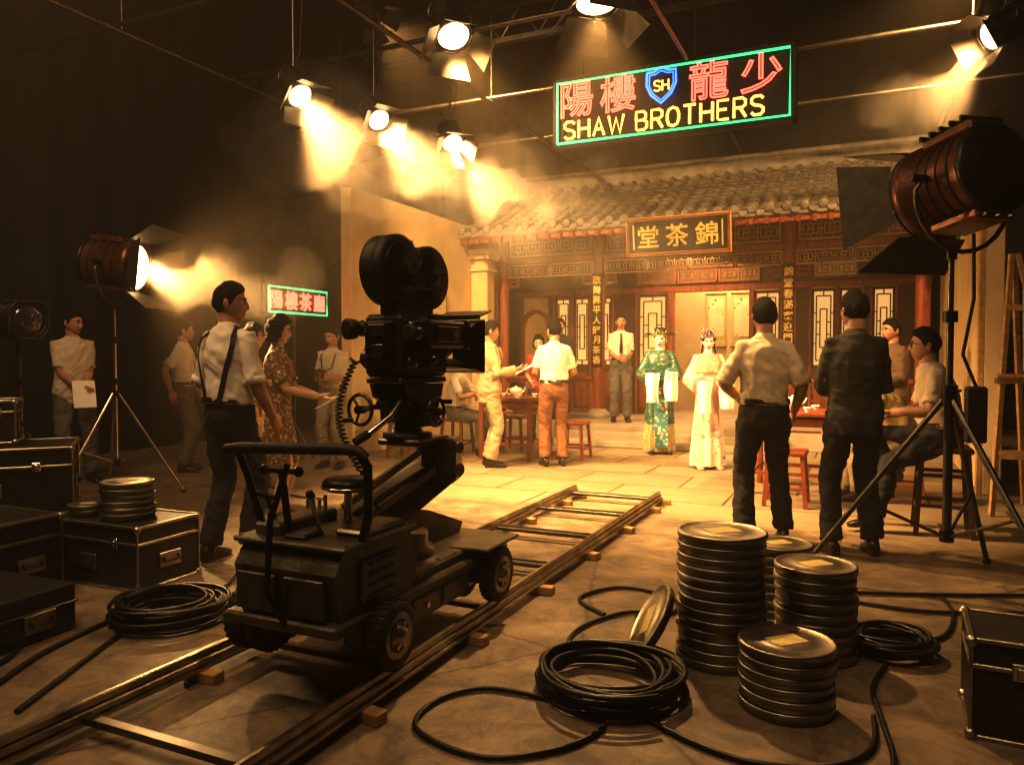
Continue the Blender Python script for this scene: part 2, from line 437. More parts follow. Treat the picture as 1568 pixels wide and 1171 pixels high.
    for d in(1,-1):
        mb.sph((d*.030,.0725,.002),.0125,eyew,12)
        mb.sph((d*.029,.0800,.002),.0070,eyed,10)
        mb.tube([(d*.014,.090,.020),(d*.030,.091,.026),(d*.047,.080,.021)],[.0025,.0038,.002],hairm,6)
        mb.tube([(d*.015,.0840,.009),(d*.030,.0870,.013),(d*.045,.077,.009)],[.0015,.0024,.0015],hairm,5)
        mb.sph((d*.077,-.008,-.008),(.008,.018,.031),sk,12,Matrix.Rotation(.35*d,3,'Z'))
        mb.torus((d*.082,-.010,-.006),.014,.0035,(1,-.3*d,0),sk,14,6)
    if hair=='bun': mb.sph((0,-.105,.02),(.04,.035,.038),hairm,16)
    if hair=='wavy':
        for i in range(11):
            q=pi+pi*i/10
            mb.sph((math.cos(q)*.078,math.sin(q)*.08-.005,-.075),(.024,.024,.034),hairm,10)
    if 'glasses' in extras:
        for d in(1,-1):
            mb.torus((d*.031,.095,0),.02,.0022,(0,1,0),blk,18,5);mb.tube([(d*.05,.092,.004),(d*.08,0,.004)],.002,blk,5)
        mb.tube([(-.011,.097,.003),(.011,.097,.003)],.002,blk,5)
    if 'opera_hat' in extras:
        mb.lathe([(.082,.03),(.088,.035),(.088,.075),(.078,.08),(.075,.13),(.06,.155),(.0,.16)],(0,-.005,.0),(0,-.1,1),plaqm,24)
        mb.torus((0,-.005,.05),.09,.006,(0,-.1,1),gold,24,6);mb.torus((0,-.008,.078),.086,.004,(0,-.1,1),gold,24,6)
        jd=M('jade',(.1,.5,.35),.2)
        mb.sph((0,.088,.065),(.012,.006,.012),jd,10)
        for k in range(7):
            q=pi*k/6;mb.sph((math.cos(q)*.085,math.sin(q)*.085-.01,.105),.010,gold if k%2 else jd,8)
        mb.sph((0,-.01,.165),.014,gold,10)
        for d in(1,-1):
            mb.tube([(d*.085,-.01,.06),(d*.15,-.03,.075),(d*.22,-.03,.06)],[.006,.02,.004],plaqm,10)
            mb.tube([(d*.088,.02,.05),(d*.092,.025,-.06)],.004,gold,6)
    if 'opera_crown' in extras:
        pearl=M('pearl',(.75,.7,.6),.25);bl=M('kingfisher_blue',(.08,.25,.45),.35);rd=M('pom_red',(.7,.1,.08),.6)
        for i in range(4):
            nn=15-i*2
            for j in range(nn):
                q=pi*j/(nn-1)
                r=.092-.006*i
                p=V((math.cos(q)*r,math.sin(q)*(r+.006)-.01,.055+.025*i))
                mb.sph(p,.011 if (i+j)%2 else .008,(pearl,bl,rd)[(i*2+j)%3],8)
                if i==3: mb.tube([p,p+V((0,0,.03))],.0015,gold,4);mb.sph(p+V((0,0,.035)),.010,(rd,pearl)[j%2],8)
        mb.sph((0,-.04,.07),(.075,.06,.06),hairm,16)
        for d in(1,-1):
            mb.torus((d*.09,-.03,.03),.028,.010,(1,0,0),bl,16,8)
            mb.sph((d*.095,-.03,.03),.014,rd,10)
            for k in range(3):
                mb.tube([(d*.088,.01-.02*k,.0),(d*.092,.012-.02*k,-.09)],.003,pearl,5);mb.sph((d*.092,.012-.02*k,-.095),.007,rd,8)
            mb.tube([(d*.07,.02,-.03),(d*.085,.03,-.15),(d*.09,.06,-.28)],[.012,.010,.005],hairm,8)
            for k in range(3): mb.tube([(d*.06,.078-.004*k,.05-.0*k),(d*.066,.06,.01)],.008,hairm,6)
    if 'opera_crown' in extras or 'opera_hat' in extras:
        rg=M('cheek_rouge',(.85,.38,.32),.6)
        for d in(1,-1): mb.sph((d*.043,.070,-.018),(.017,.010,.02),rg,10)
    mb.M=old
    if 'suspenders' in extras:
        for d in(1,-1):
            pts=[]
            for i in range(9):
                u=i/8;h=lerp(.09,.47,u);q=-pi/2+d*lerp(.28,.85,u);pts.append(surf(h,q,.034))
            pts.append(V((d*.085,-.02,sp(.52)[0].z+.016)))
            for i in range(7):
                u=i/6;h=lerp(.47,.09,u);q=pi/2-d*lerp(.85,.45,u);pts.append(surf(h,q,.034))
            rb=[]
            for i,p in enumerate(pts):
                t=(pts[min(i+1,len(pts)-1)]-pts[max(i-1,0)]).normalized();c0=sp(.3)[0];nrm=(p-V((c0.x,c0.y,p.z-.05)));nrm=(nrm-t*nrm.dot(t)).normalized();w=t.cross(nrm)
                rb.append([p+w*.016+nrm*.004,p-w*.016+nrm*.004,p-w*.016-nrm*.003,p+w*.016-nrm*.003])
            mb.loft(rb,blk2,False,True)
    if 'tie' in extras:
        rb=[surf(lerp(.50,.14,i/7),pi/2,.026) for i in range(8)]
        mb.loft([[p+V((-w,.004,0)),p+V((w,.004,0)),p+V((w,-.004,0)),p+V((-w,-.004,0))] for p,w in zip(rb,(.018,.014,.018,.02,.024,.027,.03,.004))],blk2,False)
    if top=='jacket':
        for d in(1,-1):
            rb=[surf(lerp(.50,.12,i/6),pi/2-d*lerp(.28,.05,i/6),.042) for i in range(7)]
            mb.loft([[p+V((-w,.004,0)),p+V((w,.004,0)),p+V((w,-.004,0)),p+V((-w,-.004,0))] for p,w in zip(rb,(.015,.03,.035,.032,.026,.018,.004))],mt,False)
    if 'paper' in extras:
        p=(wr[1]+wr[-1])/2;d=((wr[1]-el[1])+(wr[-1]-el[-1])).normalized()
        q=p+d*.12
        mb.box(q+V((0,0,.0)),(.20,.27,.006),white,Matrix.Rotation(.5 if 'lowpaper' not in extras else -1.3,3,'X'))
    if 'instrument' in extras:
        p=(wr[1]+wr[-1])/2+V((0,.06,.03))
        mb.box(p,(.14,.09,.11),blk2,b=.01);mb.cyl(p+V((0,.04,0)),p+V((0,.11,0)),.03,gun)
        for d in(1,-1):
            mb.tube([p+V((d*.07,0,.04)),surf(.3,pi/2-d*.3,.034),surf(.45,pi/2-d*.55,.034),V((d*.075,-.02,sp(.53)[0].z+.01)),surf(.43,-pi/2+d*.5,.034)],.007,blk2,6)
    if 'water_sleeves' in extras:
        for d in(1,-1):
            w=wr[d]+V((0,.03,0));rr=[]
            for i in range(10):
                u=i/9
                rr.append([V((w.x-d*.02+math.cos(q)*(.085+.01*math.sin(5*u+d))+.006*math.sin(6*q+u*5),w.y+.05+math.sin(q)*(.03+.012*u)+.012*math.cos(4*q),w.z+.06-.40*u)) for q in[2*pi*j/32 for j in range(32)]])
            mb.loft(list(reversed(rr)),white,True,True)
    if 'collar_cape' in extras:
        rr=[ring(h,o2,dz=0) for h,o2 in((.30,.050),(.36,.050),(.42,.050),(.48,.045),(.535,.02))]
        mb.loft(rr,pattern('cape_'+name,(.62,.33,.24),[(.7,.5,.2),(.15,.35,.3),(.7,.2,.2)],30,.4),True,True)
    if 'front_panel' in extras:
        mb.loft([[V((pel.x-.09,pel.y+yy,z)),V((pel.x+.09,pel.y+yy,z)),V((pel.x+.09,pel.y+yy-.02,z)),V((pel.x-.09,pel.y+yy-.02,z))] for z,yy in((.10,.222),(.4,.205),(.75,.165),(1.0,.15))],
          pattern('panel_'+name,(.05,.20,.22),[(.8,.3,.3),(.8,.6,.3),(.2,.5,.4)],22,.42),False,True)
    return mb.make(name,origin=(loc[0],loc[1],loc[2]))
# ================================================================== ROOM
def floor_mat():
    m=M('studio_concrete',(.22,.17,.115),.62,0,.35,1.1,.25,14);nt=m.node_tree;N=nt.nodes;L=nt.links;b=N['Principled BSDF']
    tc=N.new('ShaderNodeTexCoord')
    br=N.new('ShaderNodeTexBrick');br.inputs['Scale'].default_value=1.0;br.offset=.5
    br.inputs['Brick Width'].default_value=1.1;br.inputs['Row Height'].default_value=.75;br.inputs['Mortar Size'].default_value=.014
    br.inputs['Color1'].default_value=(.48,.38,.25,1);br.inputs['Color2'].default_value=(.37,.29,.19,1);br.inputs['Mortar'].default_value=(.12,.09,.06,1)
    L.new(tc.outputs['Object'],br.inputs['Vector'])
    sx=N.new('ShaderNodeSeparateXYZ');L.new(tc.outputs['Object'],sx.inputs[0])
    mr=N.new('ShaderNodeMapRange');mr.inputs['From Min'].default_value=5.9;mr.inputs['From Max'].default_value=6.3;L.new(sx.outputs['Y'],mr.inputs['Value'])
    nz=N.new('ShaderNodeTexNoise');nz.inputs['Scale'].default_value=2;nz.inputs['Detail'].default_value=8;nz.inputs['Roughness'].default_value=.7
    mm=N.new('ShaderNodeMixRGB');mm.blend_type='MULTIPLY';mm.inputs[0].default_value=.55;L.new(br.outputs['Color'],mm.inputs[1]);L.new(nz.outputs['Fac'],mm.inputs[2])
    L.new(tc.outputs['Object'],nz.inputs['Vector'])
    src=b.inputs['Base Color'].links[0].from_socket
    n4=N.new('ShaderNodeTexNoise');n4.inputs['Scale'].default_value=4;n4.inputs['Detail'].default_value=12;n4.inputs['Roughness'].default_value=.78;n4.inputs['Distortion'].default_value=.6;L.new(tc.outputs['Object'],n4.inputs['Vector'])
    r4=N.new('ShaderNodeValToRGB');e=r4.color_ramp.elements;e[0].position=.38;e[0].color=(.34,.33,.32,1);e[1].position=.60;e[1].color=(1.25,1.22,1.15,1);L.new(n4.outputs['Fac'],r4.inputs[0])
    m4=N.new('ShaderNodeMixRGB');m4.blend_type='MULTIPLY';m4.inputs[0].default_value=.85;L.new(src,m4.inputs[1]);L.new(r4.outputs[0],m4.inputs[2])
    vo=N.new('ShaderNodeTexVoronoi');vo.feature='DISTANCE_TO_EDGE';vo.inputs['Scale'].default_value=.55
    nw=N.new('ShaderNodeMixRGB');nw.inputs[0].default_value=.12;L.new(tc.outputs['Object'],nw.inputs[1]);L.new(n4.outputs['Color'],nw.inputs[2]);L.new(nw.outputs[0],vo.inputs['Vector'])
    cr2=N.new('ShaderNodeMapRange');cr2.inputs['From Max'].default_value=.006;cr2.inputs['To Min'].default_value=.35;L.new(vo.outputs['Distance'],cr2.inputs['Value'])
    m5=N.new('ShaderNodeMixRGB');m5.blend_type='MULTIPLY';m5.inputs[0].default_value=1;L.new(m4.outputs[0],m5.inputs[1]);L.new(cr2.outputs[0],m5.inputs[2])
    mx=N.new('ShaderNodeMixRGB');L.new(mr.outputs[0],mx.inputs[0]);L.new(m5.outputs[0],mx.inputs[1]);L.new(mm.outputs[0],mx.inputs[2]);L.new(mx.outputs[0],b.inputs['Base Color'])
    n3=N.new('ShaderNodeTexNoise');n3.inputs['Scale'].default_value=3;n3.inputs['Detail'].default_value=8
    L.new(tc.outputs['Object'],n3.inputs['Vector']);r2=N.new('ShaderNodeMapRange');r2.inputs['To Min'].default_value=.35;r2.inputs['To Max'].default_value=.8
    L.new(n3.outputs['Fac'],r2.inputs['Value']);L.new(r2.outputs[0],b.inputs['Roughness'])
    return m
b=MB();b.bb(-9.6,5.6,-3.4,16.6,-.1,0,floor_mat());b.make('floor',origin=(0,0,0))
darkw=M('dark_stage_wall',(.012,.011,.012),.9,0,.3,2,.3,10)
drape=M('black_drape',(.010,.010,.011),.95,0,.25,3,.2,60)
def drapewall(name,p0,p1,z1=7.4):
    b=MB();p0=V(p0);p1=V(p1);n=int((p1-p0).length*14);d=(p1-p0).normalized();nr=V((-d.y,d.x,0))
    lo=[];
    for i in range(n+1):
        u=i/n;p=p0.lerp(p1,u);w=.06*math.sin(u*n*.75)+.05*noise.noise(V((u*n*.15,0,3)))
        lo.append(p+nr*w)
    vs=[q for q in lo]+[q+V((0,0,z1)) for q in lo];k=len(lo)
    b.add(vs,[(i,i+1,i+1+k,i+k) for i in range(k-1)],drape,True)
    return b.make(name)
drapewall('wall_left',(-9.3,-3.2,0.0),(-9.3,16.2,0.0))
drapewall('wall_back',(-9.3,16.2,0.0),(5.3,16.2,0.0))
b=MB();b.bb(5.3,5.5,-3.3,16.5,0,7.5,darkw);b.make('wall_right')
b=MB();b.bb(-9.5,5.5,-3.5,-3.3,0,7.5,darkw);b.make('wall_front')
b=MB();b.bb(-9.5,5.5,-3.5,16.5,7.5,7.6,darkw);b.make('ceiling')
b=MB()
for x in(-7.2,-4.65,-1.9,1.0,3.5): b.cyl((x,-1,4.75),(x,15.5,4.75),.03,gun,n=10)
for y in(2.2,4.2,5.7,7.4,9.4,11.4): b.cyl((-9,y,4.83),(5,y,4.83),.03,gun,n=10)
for x in(-7.2,-4.65,-1.9,1.0,3.5):
    for y in(2.2,5.7,9.4): b.cyl((x,y,4.75),(x,y,7.5),.015,gun,n=8)
for y in(3.0,6.5,10.0):
    b.bb(-9.2,5.2,y-.06,y+.06,6.3,6.45,gun);
    for i in range(24):
        x=-9+i*.6; b.tube([(x,y,5.85),(x+.3,y,6.3),(x+.6,y,5.85)],.02,gun,6)
    b.bb(-9.2,5.2,y-.05,y+.05,5.8,5.87,gun)
b.make('lighting_grid')
# ================================================================== TEAHOUSE
CX=[-5.8,-4.03,-1.03,.75];CY=12.2;PZ=.28
b=MB()
b.bb(-6.05,1.0,11.1,14.9,0,PZ,stone,.01);b.bb(-4.1,-.95,10.8,11.12,0,.19,stone,.01);b.bb(-4.25,-.8,10.5,10.82,0,.095,stone,.01)
tp=b.make('teahouse_platform')
def lattice(b,x0,x1,z0,z1,y,mat,t=.018,fr=.03,kind=0):
    for a in(x0,x1): b.bb(a-fr/2,a+fr/2,y-.025,y+.025,z0,z1,mat)
    for a in(z0,z1): b.bb(x0-fr/2,x1+fr/2,y-.025,y+.025,a-fr/2,a+fr/2,mat)
    w=x1-x0;h=z1-z0
    H=lambda u0,u1,v:b.bb(x0+u0*w,x0+u1*w,y-.012,y+.012,z0+v*h-t/2,z0+v*h+t/2,mat)
    Vv=lambda u,v0,v1:b.bb(x0+u*w-t/2,x0+u*w+t/2,y-.012,y+.012,z0+v0*h,z0+v1*h,mat)
    if kind==0:
        for v in(.08,.92):H(.18,.82,v)
        for u in(.18,.82):Vv(u,.08,.92)
        for v in(.3,.7):H(0,.18,v);H(.82,1,v)
        for v in(.42,.58):H(.18,.35,v);H(.65,.82,v)
        Vv(.35,.42,.58);Vv(.65,.42,.58);Vv(.5,0,.08);Vv(.5,.92,1);H(.35,.65,.25);H(.35,.65,.75);Vv(.35,.25,.42);Vv(.65,.25,.42);Vv(.35,.58,.75);Vv(.65,.58,.75)
    else:
        n=max(1,int(round(w/(h*1.1))))
        for i in range(n):
            a=i/n;c=1/n
            if i:Vv(a,0,1)
            for v in(.25,.75):H(a+.15*c,a+.85*c,v)
            for u in(.15,.85):Vv(a+u*c,.25,.75)
            Vv(a+.5*c,0,.25);Vv(a+.5*c,.75,1);H(a,a+.15*c,.5);H(a+.85*c,a+c,.5);Vv(a+.38*c,.25,.75);Vv(a+.62*c,.25,.75);H(a+.38*c,a+.62*c,.5)
b=MB()
for x in CX:
    b.lathe([(.17,0),(.19,.04),(.18,.10),(.13,.14),(.125,.16)],(x,CY,PZ),(0,0,1),stone,24)
    b.cyl((x,CY,PZ+.15),(x,CY,3.62),.098,wood,n=24)
latw=M('lattice_wood',(.42,.27,.13),.5,0,.3,6)
for i in range(3):
    x0,x1=CX[i]+.09,CX[i+1]-.09
    b.bb(x0,x1,CY-.06,CY+.06,3.40,3.60,wood,.01);b.bb(x0,x1,CY-.045,CY+.045,2.93,3.02,wood,.008)
    n=1 if i!=1 else 2
    for k in range(n):
        a=lerp(x0,x1,k/n)+.05;c=lerp(x0,x1,(k+1)/n)-.05
        lattice(b,a,c,3.06,3.36,CY,latw,.016,.03,1)
    nn=2 if i!=1 else 4
    for k in range(nn):
        lattice(b,lerp(x0,x1,k/nn)+.02,lerp(x0,x1,(k+1)/nn)-.02,2.70,2.90,CY,latw,.014,.025,1)
    for xx,sg in((x0,1),(x1,-1)):
        b.bb(xx,xx+sg*.22,CY-.02,CY+.02,2.52,2.56,wood);b.bb(xx+sg*.02,xx+sg*.05,CY-.02,CY+.02,2.5,2.7,wood);b.bb(xx+sg*.18,xx+sg*.21,CY-.02,CY+.02,2.52,2.7,wood)
        b.bb(xx+sg*.02,xx+sg*.2,CY-.015,CY+.015,2.61,2.635,wood)
for i in range(34):
    x=-5.95+i*.205
    b.box((x,12.05,3.62),(.06,2.2,.07),wood,Matrix.Rotation(.42,3,'X'))
Y=13.4
def panel(x0,x1,z0,z1,m=wood2,t=.05): b.bb(x0,x1,Y-t/2,Y+t/2,z0,z1,m,.006)
panel(-6.05,.95,2.50,3.95,wood2,.10)
panel(-6.05,.95,2.44,2.54,wood,.16)
def window(x0,x1,z0=1.15,z1=2.40):
    lattice(b,x0+.03,x1-.03,z0,z1,Y,wood2,.018,.05,0);b.bb(x0+.03,x1-.03,Y+.03,Y+.04,z0,z1,paperlit)
    panel(x0,x1,PZ,z0-.02);
    b.bb(x0+.06,x1-.06,Y-.04,Y-.025,PZ+.12,z0-.12,wood,.008)
    panel(x0-.02,x0+.02,PZ,2.45,wood,.12);panel(x1-.02,x1+.02,PZ,2.45,wood,.12)
for a,c in((-5.30,-4.95),(-4.93,-4.58),(-4.45,-4.15),(-3.71,-3.14),(-1.70,-1.24),(-.80,-.40),(-.38,-.02),(.10,.46)): window(a,c)
for a,c in((-4.58,-4.45),(-4.15,-3.71),(-1.24,-.80),(-.02,.10),(.46,.95),(-6.05,-5.95)): panel(a,c,PZ,2.45)
panel(-5.42,-5.30,PZ,2.45)
for i in range(13):
    q=pi*i/12
    b.box((-5.68+.27*math.cos(q),Y,1.9+.27*math.sin(q)),(.08,.10,.08),wood)
panel(-5.99,-5.93,PZ,1.95,wood,.1);panel(-5.43,-5.38,PZ,1.95,wood,.1)
b.bb(-5.98,-5.4,Y+.02,Y+.05,2.18,2.5,stucco)
b.bb(-3.12,-3.04,Y-.08,Y+.08,PZ,2.45,wood,.01);b.bb(-1.76,-1.68,Y-.08,Y+.08,PZ,2.45,wood,.01)
for a,c in((-3.7,-3.0),(-2.95,-2.3),(-2.25,-1.6),(-.75,-.1)):
    b.bb(a,c,Y-.062,Y-.055,2.6,2.85,paperdim);lattice(b,a,c,2.6,2.85,Y-.08,wood,.012,.03,1)
b.bb(-6.05,.95,14.8,14.9,PZ,3.9,stucco);b.bb(-6.05,-5.99,13.4,14.9,PZ,3.9,stucco);b.bb(.89,.95,13.4,14.9,PZ,3.9,stucco)
for x0,x1 in((CX[0]+.1,CX[1]-.1),(CX[2]+.1,CX[3]-.1)):
    lattice(b,x0,x1,PZ+.12,PZ+.62,CY-.02,wood,.02,.05,1);b.bb(x0,x1,CY-.09,CY+.07,PZ+.64,PZ+.70,wood,.01)
b.make('teahouse_facade')
b=MB()
def roofpt(x,u):
    return V((x,lerp(11.1,13.35,u),3.30+1.12*(u**1.15)+.05*(1-u)**3))
x0,x1=-6.1,1.35;K=8
rows=[i/K for i in range(K+1)]
vs=[];
for u in rows: vs+= [roofpt(x0,u),roofpt(x1,u)]
for u in rows: vs+= [roofpt(x0,u)-V((0,0,.09)),roofpt(x1,u)-V((0,0,.09))]
n=len(rows)*2;fs=[]
for i in range(K):
    a=i*2;fs.append((a,a+1,a+3,a+2));fs.append((n+a,n+a+2,n+a+3,n+a+1))
fs.append((0,n,n+1,1))
b.add(vs,fs,tile)
x=x0+.06
while x<x1:
    for k in range(9):
        a=roofpt(x,k/9);c=roofpt(x,(k+1)/9+.01)
        b.tube([a+V((0,0,.02)),c+V((0,0,.012))],[.062,.050],tile,8)
    e=roofpt(x,0);b.lathe([(.066,-.01),(.066,.02),(.05,.03),(.0,.03)],e+V((0,0,.02)),(0,-1,-.2),tile,14)
    xm=x+.115
    b.add([e+V((.05,-.02,-.01)),e+V((.18,-.02,-.01)),e+V((.16,-.03,-.06)),e+V((.115,-.035,-.085)),e+V((.07,-.03,-.06))],[(0,4,3,2,1)],tile)
    for k in range(14):
        p=roofpt(xm,(k+.5)/14);b.box(p+V((0,0,.012)),(.12,.05,.02),tile,Matrix.Rotation(.43,3,'X'))
    x+=.23
r=roofpt(0,1)
b.bb(x0,x1,r.y-.10,r.y+.10,r.z-.05,r.z+.20,tile,.02);b.cyl((x0,r.y,r.z+.22),(x1,r.y,r.z+.22),.07,tile,n=12)
b.bb(x0,x1,r.y+.1,r.y+.14,3.3,r.z+.1,darkw)
b.bb(x0,x1,11.14,11.2,3.17,3.27,wood,.005)
b.make('teahouse_roof')
b=MB();Mx=frame((-2.46,11.0,3.06),(1,0,0),(0,-.16,.987),(0,-.987,-.16));b.M=Mx
b.box((0,0,-.02),(1.52,.56,.05),gold,b=.01);b.box((0,0,.004),(1.42,.46,.02),plaqm)
for sx in(-1,1): b.box((sx*.73,0,.01),(.03,.54,.03),wood)
for sy in(-1,1): b.box((0,sy*.255,.01),(1.50,.03,.03),wood)
for sx in(-1,1): b.box((sx*.64,0,.016),(.02,.36,.006),gold)
for ch,xx in(('堂',-.42),('茶',0),('錦',.42)): text(b,ch,.34,gold,Matrix.Translation((xx,0,.018)),.004,0,.005)
b.M=Matrix();
for sx in(-1,1): b.cyl((-2.46+sx*.6,10.98,3.30),(-2.46+sx*.6,11.17,3.22),.012,blk)
b.make('teahouse_name_plaque')
for x,s in((CX[1],'歌舞昇平人醉月茶香'),(CX[2],'錦堂春滿客迎門福壽')):
    b=MB();b.box((x,CY-.115,1.92),(.17,.025,1.55),plaqm,b=.008)
    for i,ch in enumerate(s): text(b,ch,.145,gold,frame((x,CY-.13,2.58-i*.165),(1,0,0),(0,0,1),(0,-1,0)),.003,0,.002)
    b.make('couplet_board')
inkp=pattern('ink_scroll',(.75,.62,.4),[(.25,.12,.08),(.5,.2,.1),(.2,.2,.12)],9,.22)
for x in(-2.55,-2.08):
    b=MB();b.box((x,14.77,2.0),(.36,.02,1.0),labelm);b.box((x,14.755,2.05),(.28,.01,.72),inkp)
    b.cyl((x-.2,14.76,1.5),(x+.2,14.76,1.5),.018,wood2);b.cyl((x-.2,14.76,2.5),(x+.2,14.76,2.5),.015,wood2)
    b.make('hanging_scroll')
b=MB();b.bb(-6.28,-6.10,8.2,12.9,0,3.52,stucco,.01)
for yy in(8.9,10.2,11.6): b.bb(-6.36,-6.28,yy,yy+.08,0,3.4,woodl)
b.make('wall_set_left')
b=MB();b.bb(-6.09,-5.78,11.5,11.8,PZ,2.95,stucco,.02);b.bb(-6.09,-5.72,11.44,11.86,2.95,3.03,stucco,.01);b.bb(-6.09,-5.68,11.40,11.90,3.03,3.12,stucco,.01);b.bb(-6.09,-5.74,11.46,11.84,2.75,2.80,stucco,.01);b.bb(-6.09,-5.70,11.42,11.88,PZ,.5,stucco,.01)
b.make('stucco_pilaster')
b=MB();b.bb(1.02,1.18,8.3,12.9,0,3.3,stucco,.01);b.bb(.98,1.02,8.3,8.42,0,3.3,woodl);
for yy in(8.9,10.2,11.6): b.bb(1.18,1.26,yy,yy+.08,0,3.3,woodl)
b.make('wall_set_right')
b=MB();b.bb(-6.095,-6.06,9.9,10.65,1.45,2.35,wood,.01);b.bb(-6.062,-6.05,9.96,10.59,1.51,2.29,pattern('calligraphy_print',(.6,.5,.3),[(.2,.1,.06),(.4,.25,.12),(.15,.1,.08)],12,.25));b.make('framed_picture')
# ================================================================== NEON SIGNS
nG=E('neon_green',(.08,.90,.34),1.7);nR=E('neon_red',(1,.12,.08),4.2);nY=E('neon_yellow',(1,.56,.14),2.6);nB=E('neon_blue',(.07,.22,1),3.2)
ST={'S':[[(.58,.85),(.45,.98),(.15,.98),(.02,.85),(.02,.66),(.15,.54),(.45,.46),(.58,.34),(.58,.15),(.45,.02),(.15,.02),(.02,.15)]],
'H':[[(0,0),(0,1)],[(.6,0),(.6,1)],[(0,.5),(.6,.5)]],'A':[[(0,0),(.3,1),(.6,0)],[(.11,.36),(.49,.36)]],'W':[[(0,1),(.2,0),(.42,.85),(.64,0),(.84,1)]],
'B':[[(0,.53),(0,1),(.38,1),(.52,.88),(.52,.65),(.38,.53),(0,.53),(0,0),(.42,0),(.58,.13),(.58,.4),(.42,.53)]],
'R':[[(0,0),(0,1),(.4,1),(.56,.87),(.56,.62),(.4,.5),(0,.5)],[(.3,.5),(.58,0)]],'O':[[(.3,0),(.08,.1),(0,.35),(0,.65),(.08,.9),(.3,1),(.52,.9),(.6,.65),(.6,.35),(.52,.1),(.3,0)]],
'T':[[(0,1),(.62,1)],[(.31,1),(.31,0)]],'E':[[(.55,1),(0,1),(0,0),(.55,0)],[(0,.52),(.45,.52)]]}
def strokes(b,s,x,y,h,gap,mat,r,z=.05,ws=1.0):
    for ch in s:
        if ch==' ': x+=.45*h;continue
        w=max(p[0] for st in ST[ch] for p in st)
        for st in ST[ch]: b.tube([(x+p[0]*h*ws,y+p[1]*h,z) for p in st],r,mat,8)
        x+=w*h*ws+gap
    return x
b=MB();W,H_=2.83,.83;b.M=frame((-3.555,9.0,3.91),(1,0,0),(0,0,1),(0,-1,0))
b.box((W/2,H_/2,-.04),(W+.04,H_+.04,.06),plaqm,b=.01)
for x_ in(0,W): b.box((x_,H_/2,-.01),(.05,H_+.05,.10),plaqm,b=.01)
for y_ in(0,H_): b.box((W/2,y_,-.01),(W+.05,.05,.10),plaqm,b=.01)
m=.045
b.tube([(m,m,.05),(W-m,m,.05),(W-m,H_-m,.05),(m,H_-m,.05),(m,m,.05)],.017,nG,8)
x=strokes(b,'SHAW BROTHERS',.14,.09,.215,.0575,nY,.0175,ws=1.04)
for ch,u in(('陽',.105),('樓',.29),('龍',.672),('少',.875)): text(b,ch,.46,nR,Matrix.Translation((u*W,.565,.045)),0,.0100)
sx_,sy_=.478*W,.575
sh=[(-.17,.17),(-.09,.17),(0,.215),(.09,.17),(.17,.17),(.175,.02),(.12,-.1),(0,-.20),(-.12,-.1),(-.175,.02),(-.17,.17)]
b.tube([(sx_+p[0],sy_+p[1],.05) for p in sh],.014,nB,8);b.tube([(sx_+p[0]*.82,sy_+p[1]*.82,.05) for p in sh],.008,nB,8)
strokes(b,'SH',sx_-.085,sy_-.055,.12,.03,nY,.011)
b.M=Matrix()
for xx in(-3.2,-1.05): b.cyl((xx,9.04,4.74),(xx,9.04,7.5),.008,blk,n=6);b.box((xx,9.04,4.76),(.06,.05,.06),gun)
b.make('neon_sign')
b=MB();b.M=frame((-6.6,7.15,1.83),(0,1,0),(0,0,1),(1,0,0));W,H_=1.15,.36
b.box((W/2,H_/2,-.03),(W,H_,.05),plaqm,b=.01);m=.025
b.tube([(m,m,.03),(W-m,m,.03),(W-m,H_-m,.03),(m,H_-m,.03),(m,m,.03)],.014,nG,8)
for i,ch in enumerate('陽樓茶廳'): text(b,ch,.235,nR,Matrix.Translation((.17+i*.27,H_/2,.02)),0,.0065)
b.M=Matrix()
b.cyl((-6.64,7.7,0.02),(-6.64,7.7,1.84),.018,gun)
for q in range(3): b.tube([(-6.64,7.7,.45),(-6.64+.3*math.cos(q*2.1),7.7+.3*math.sin(q*2.1),.012)],.012,gun,8)
b.make('small_neon_sign_on_stand')
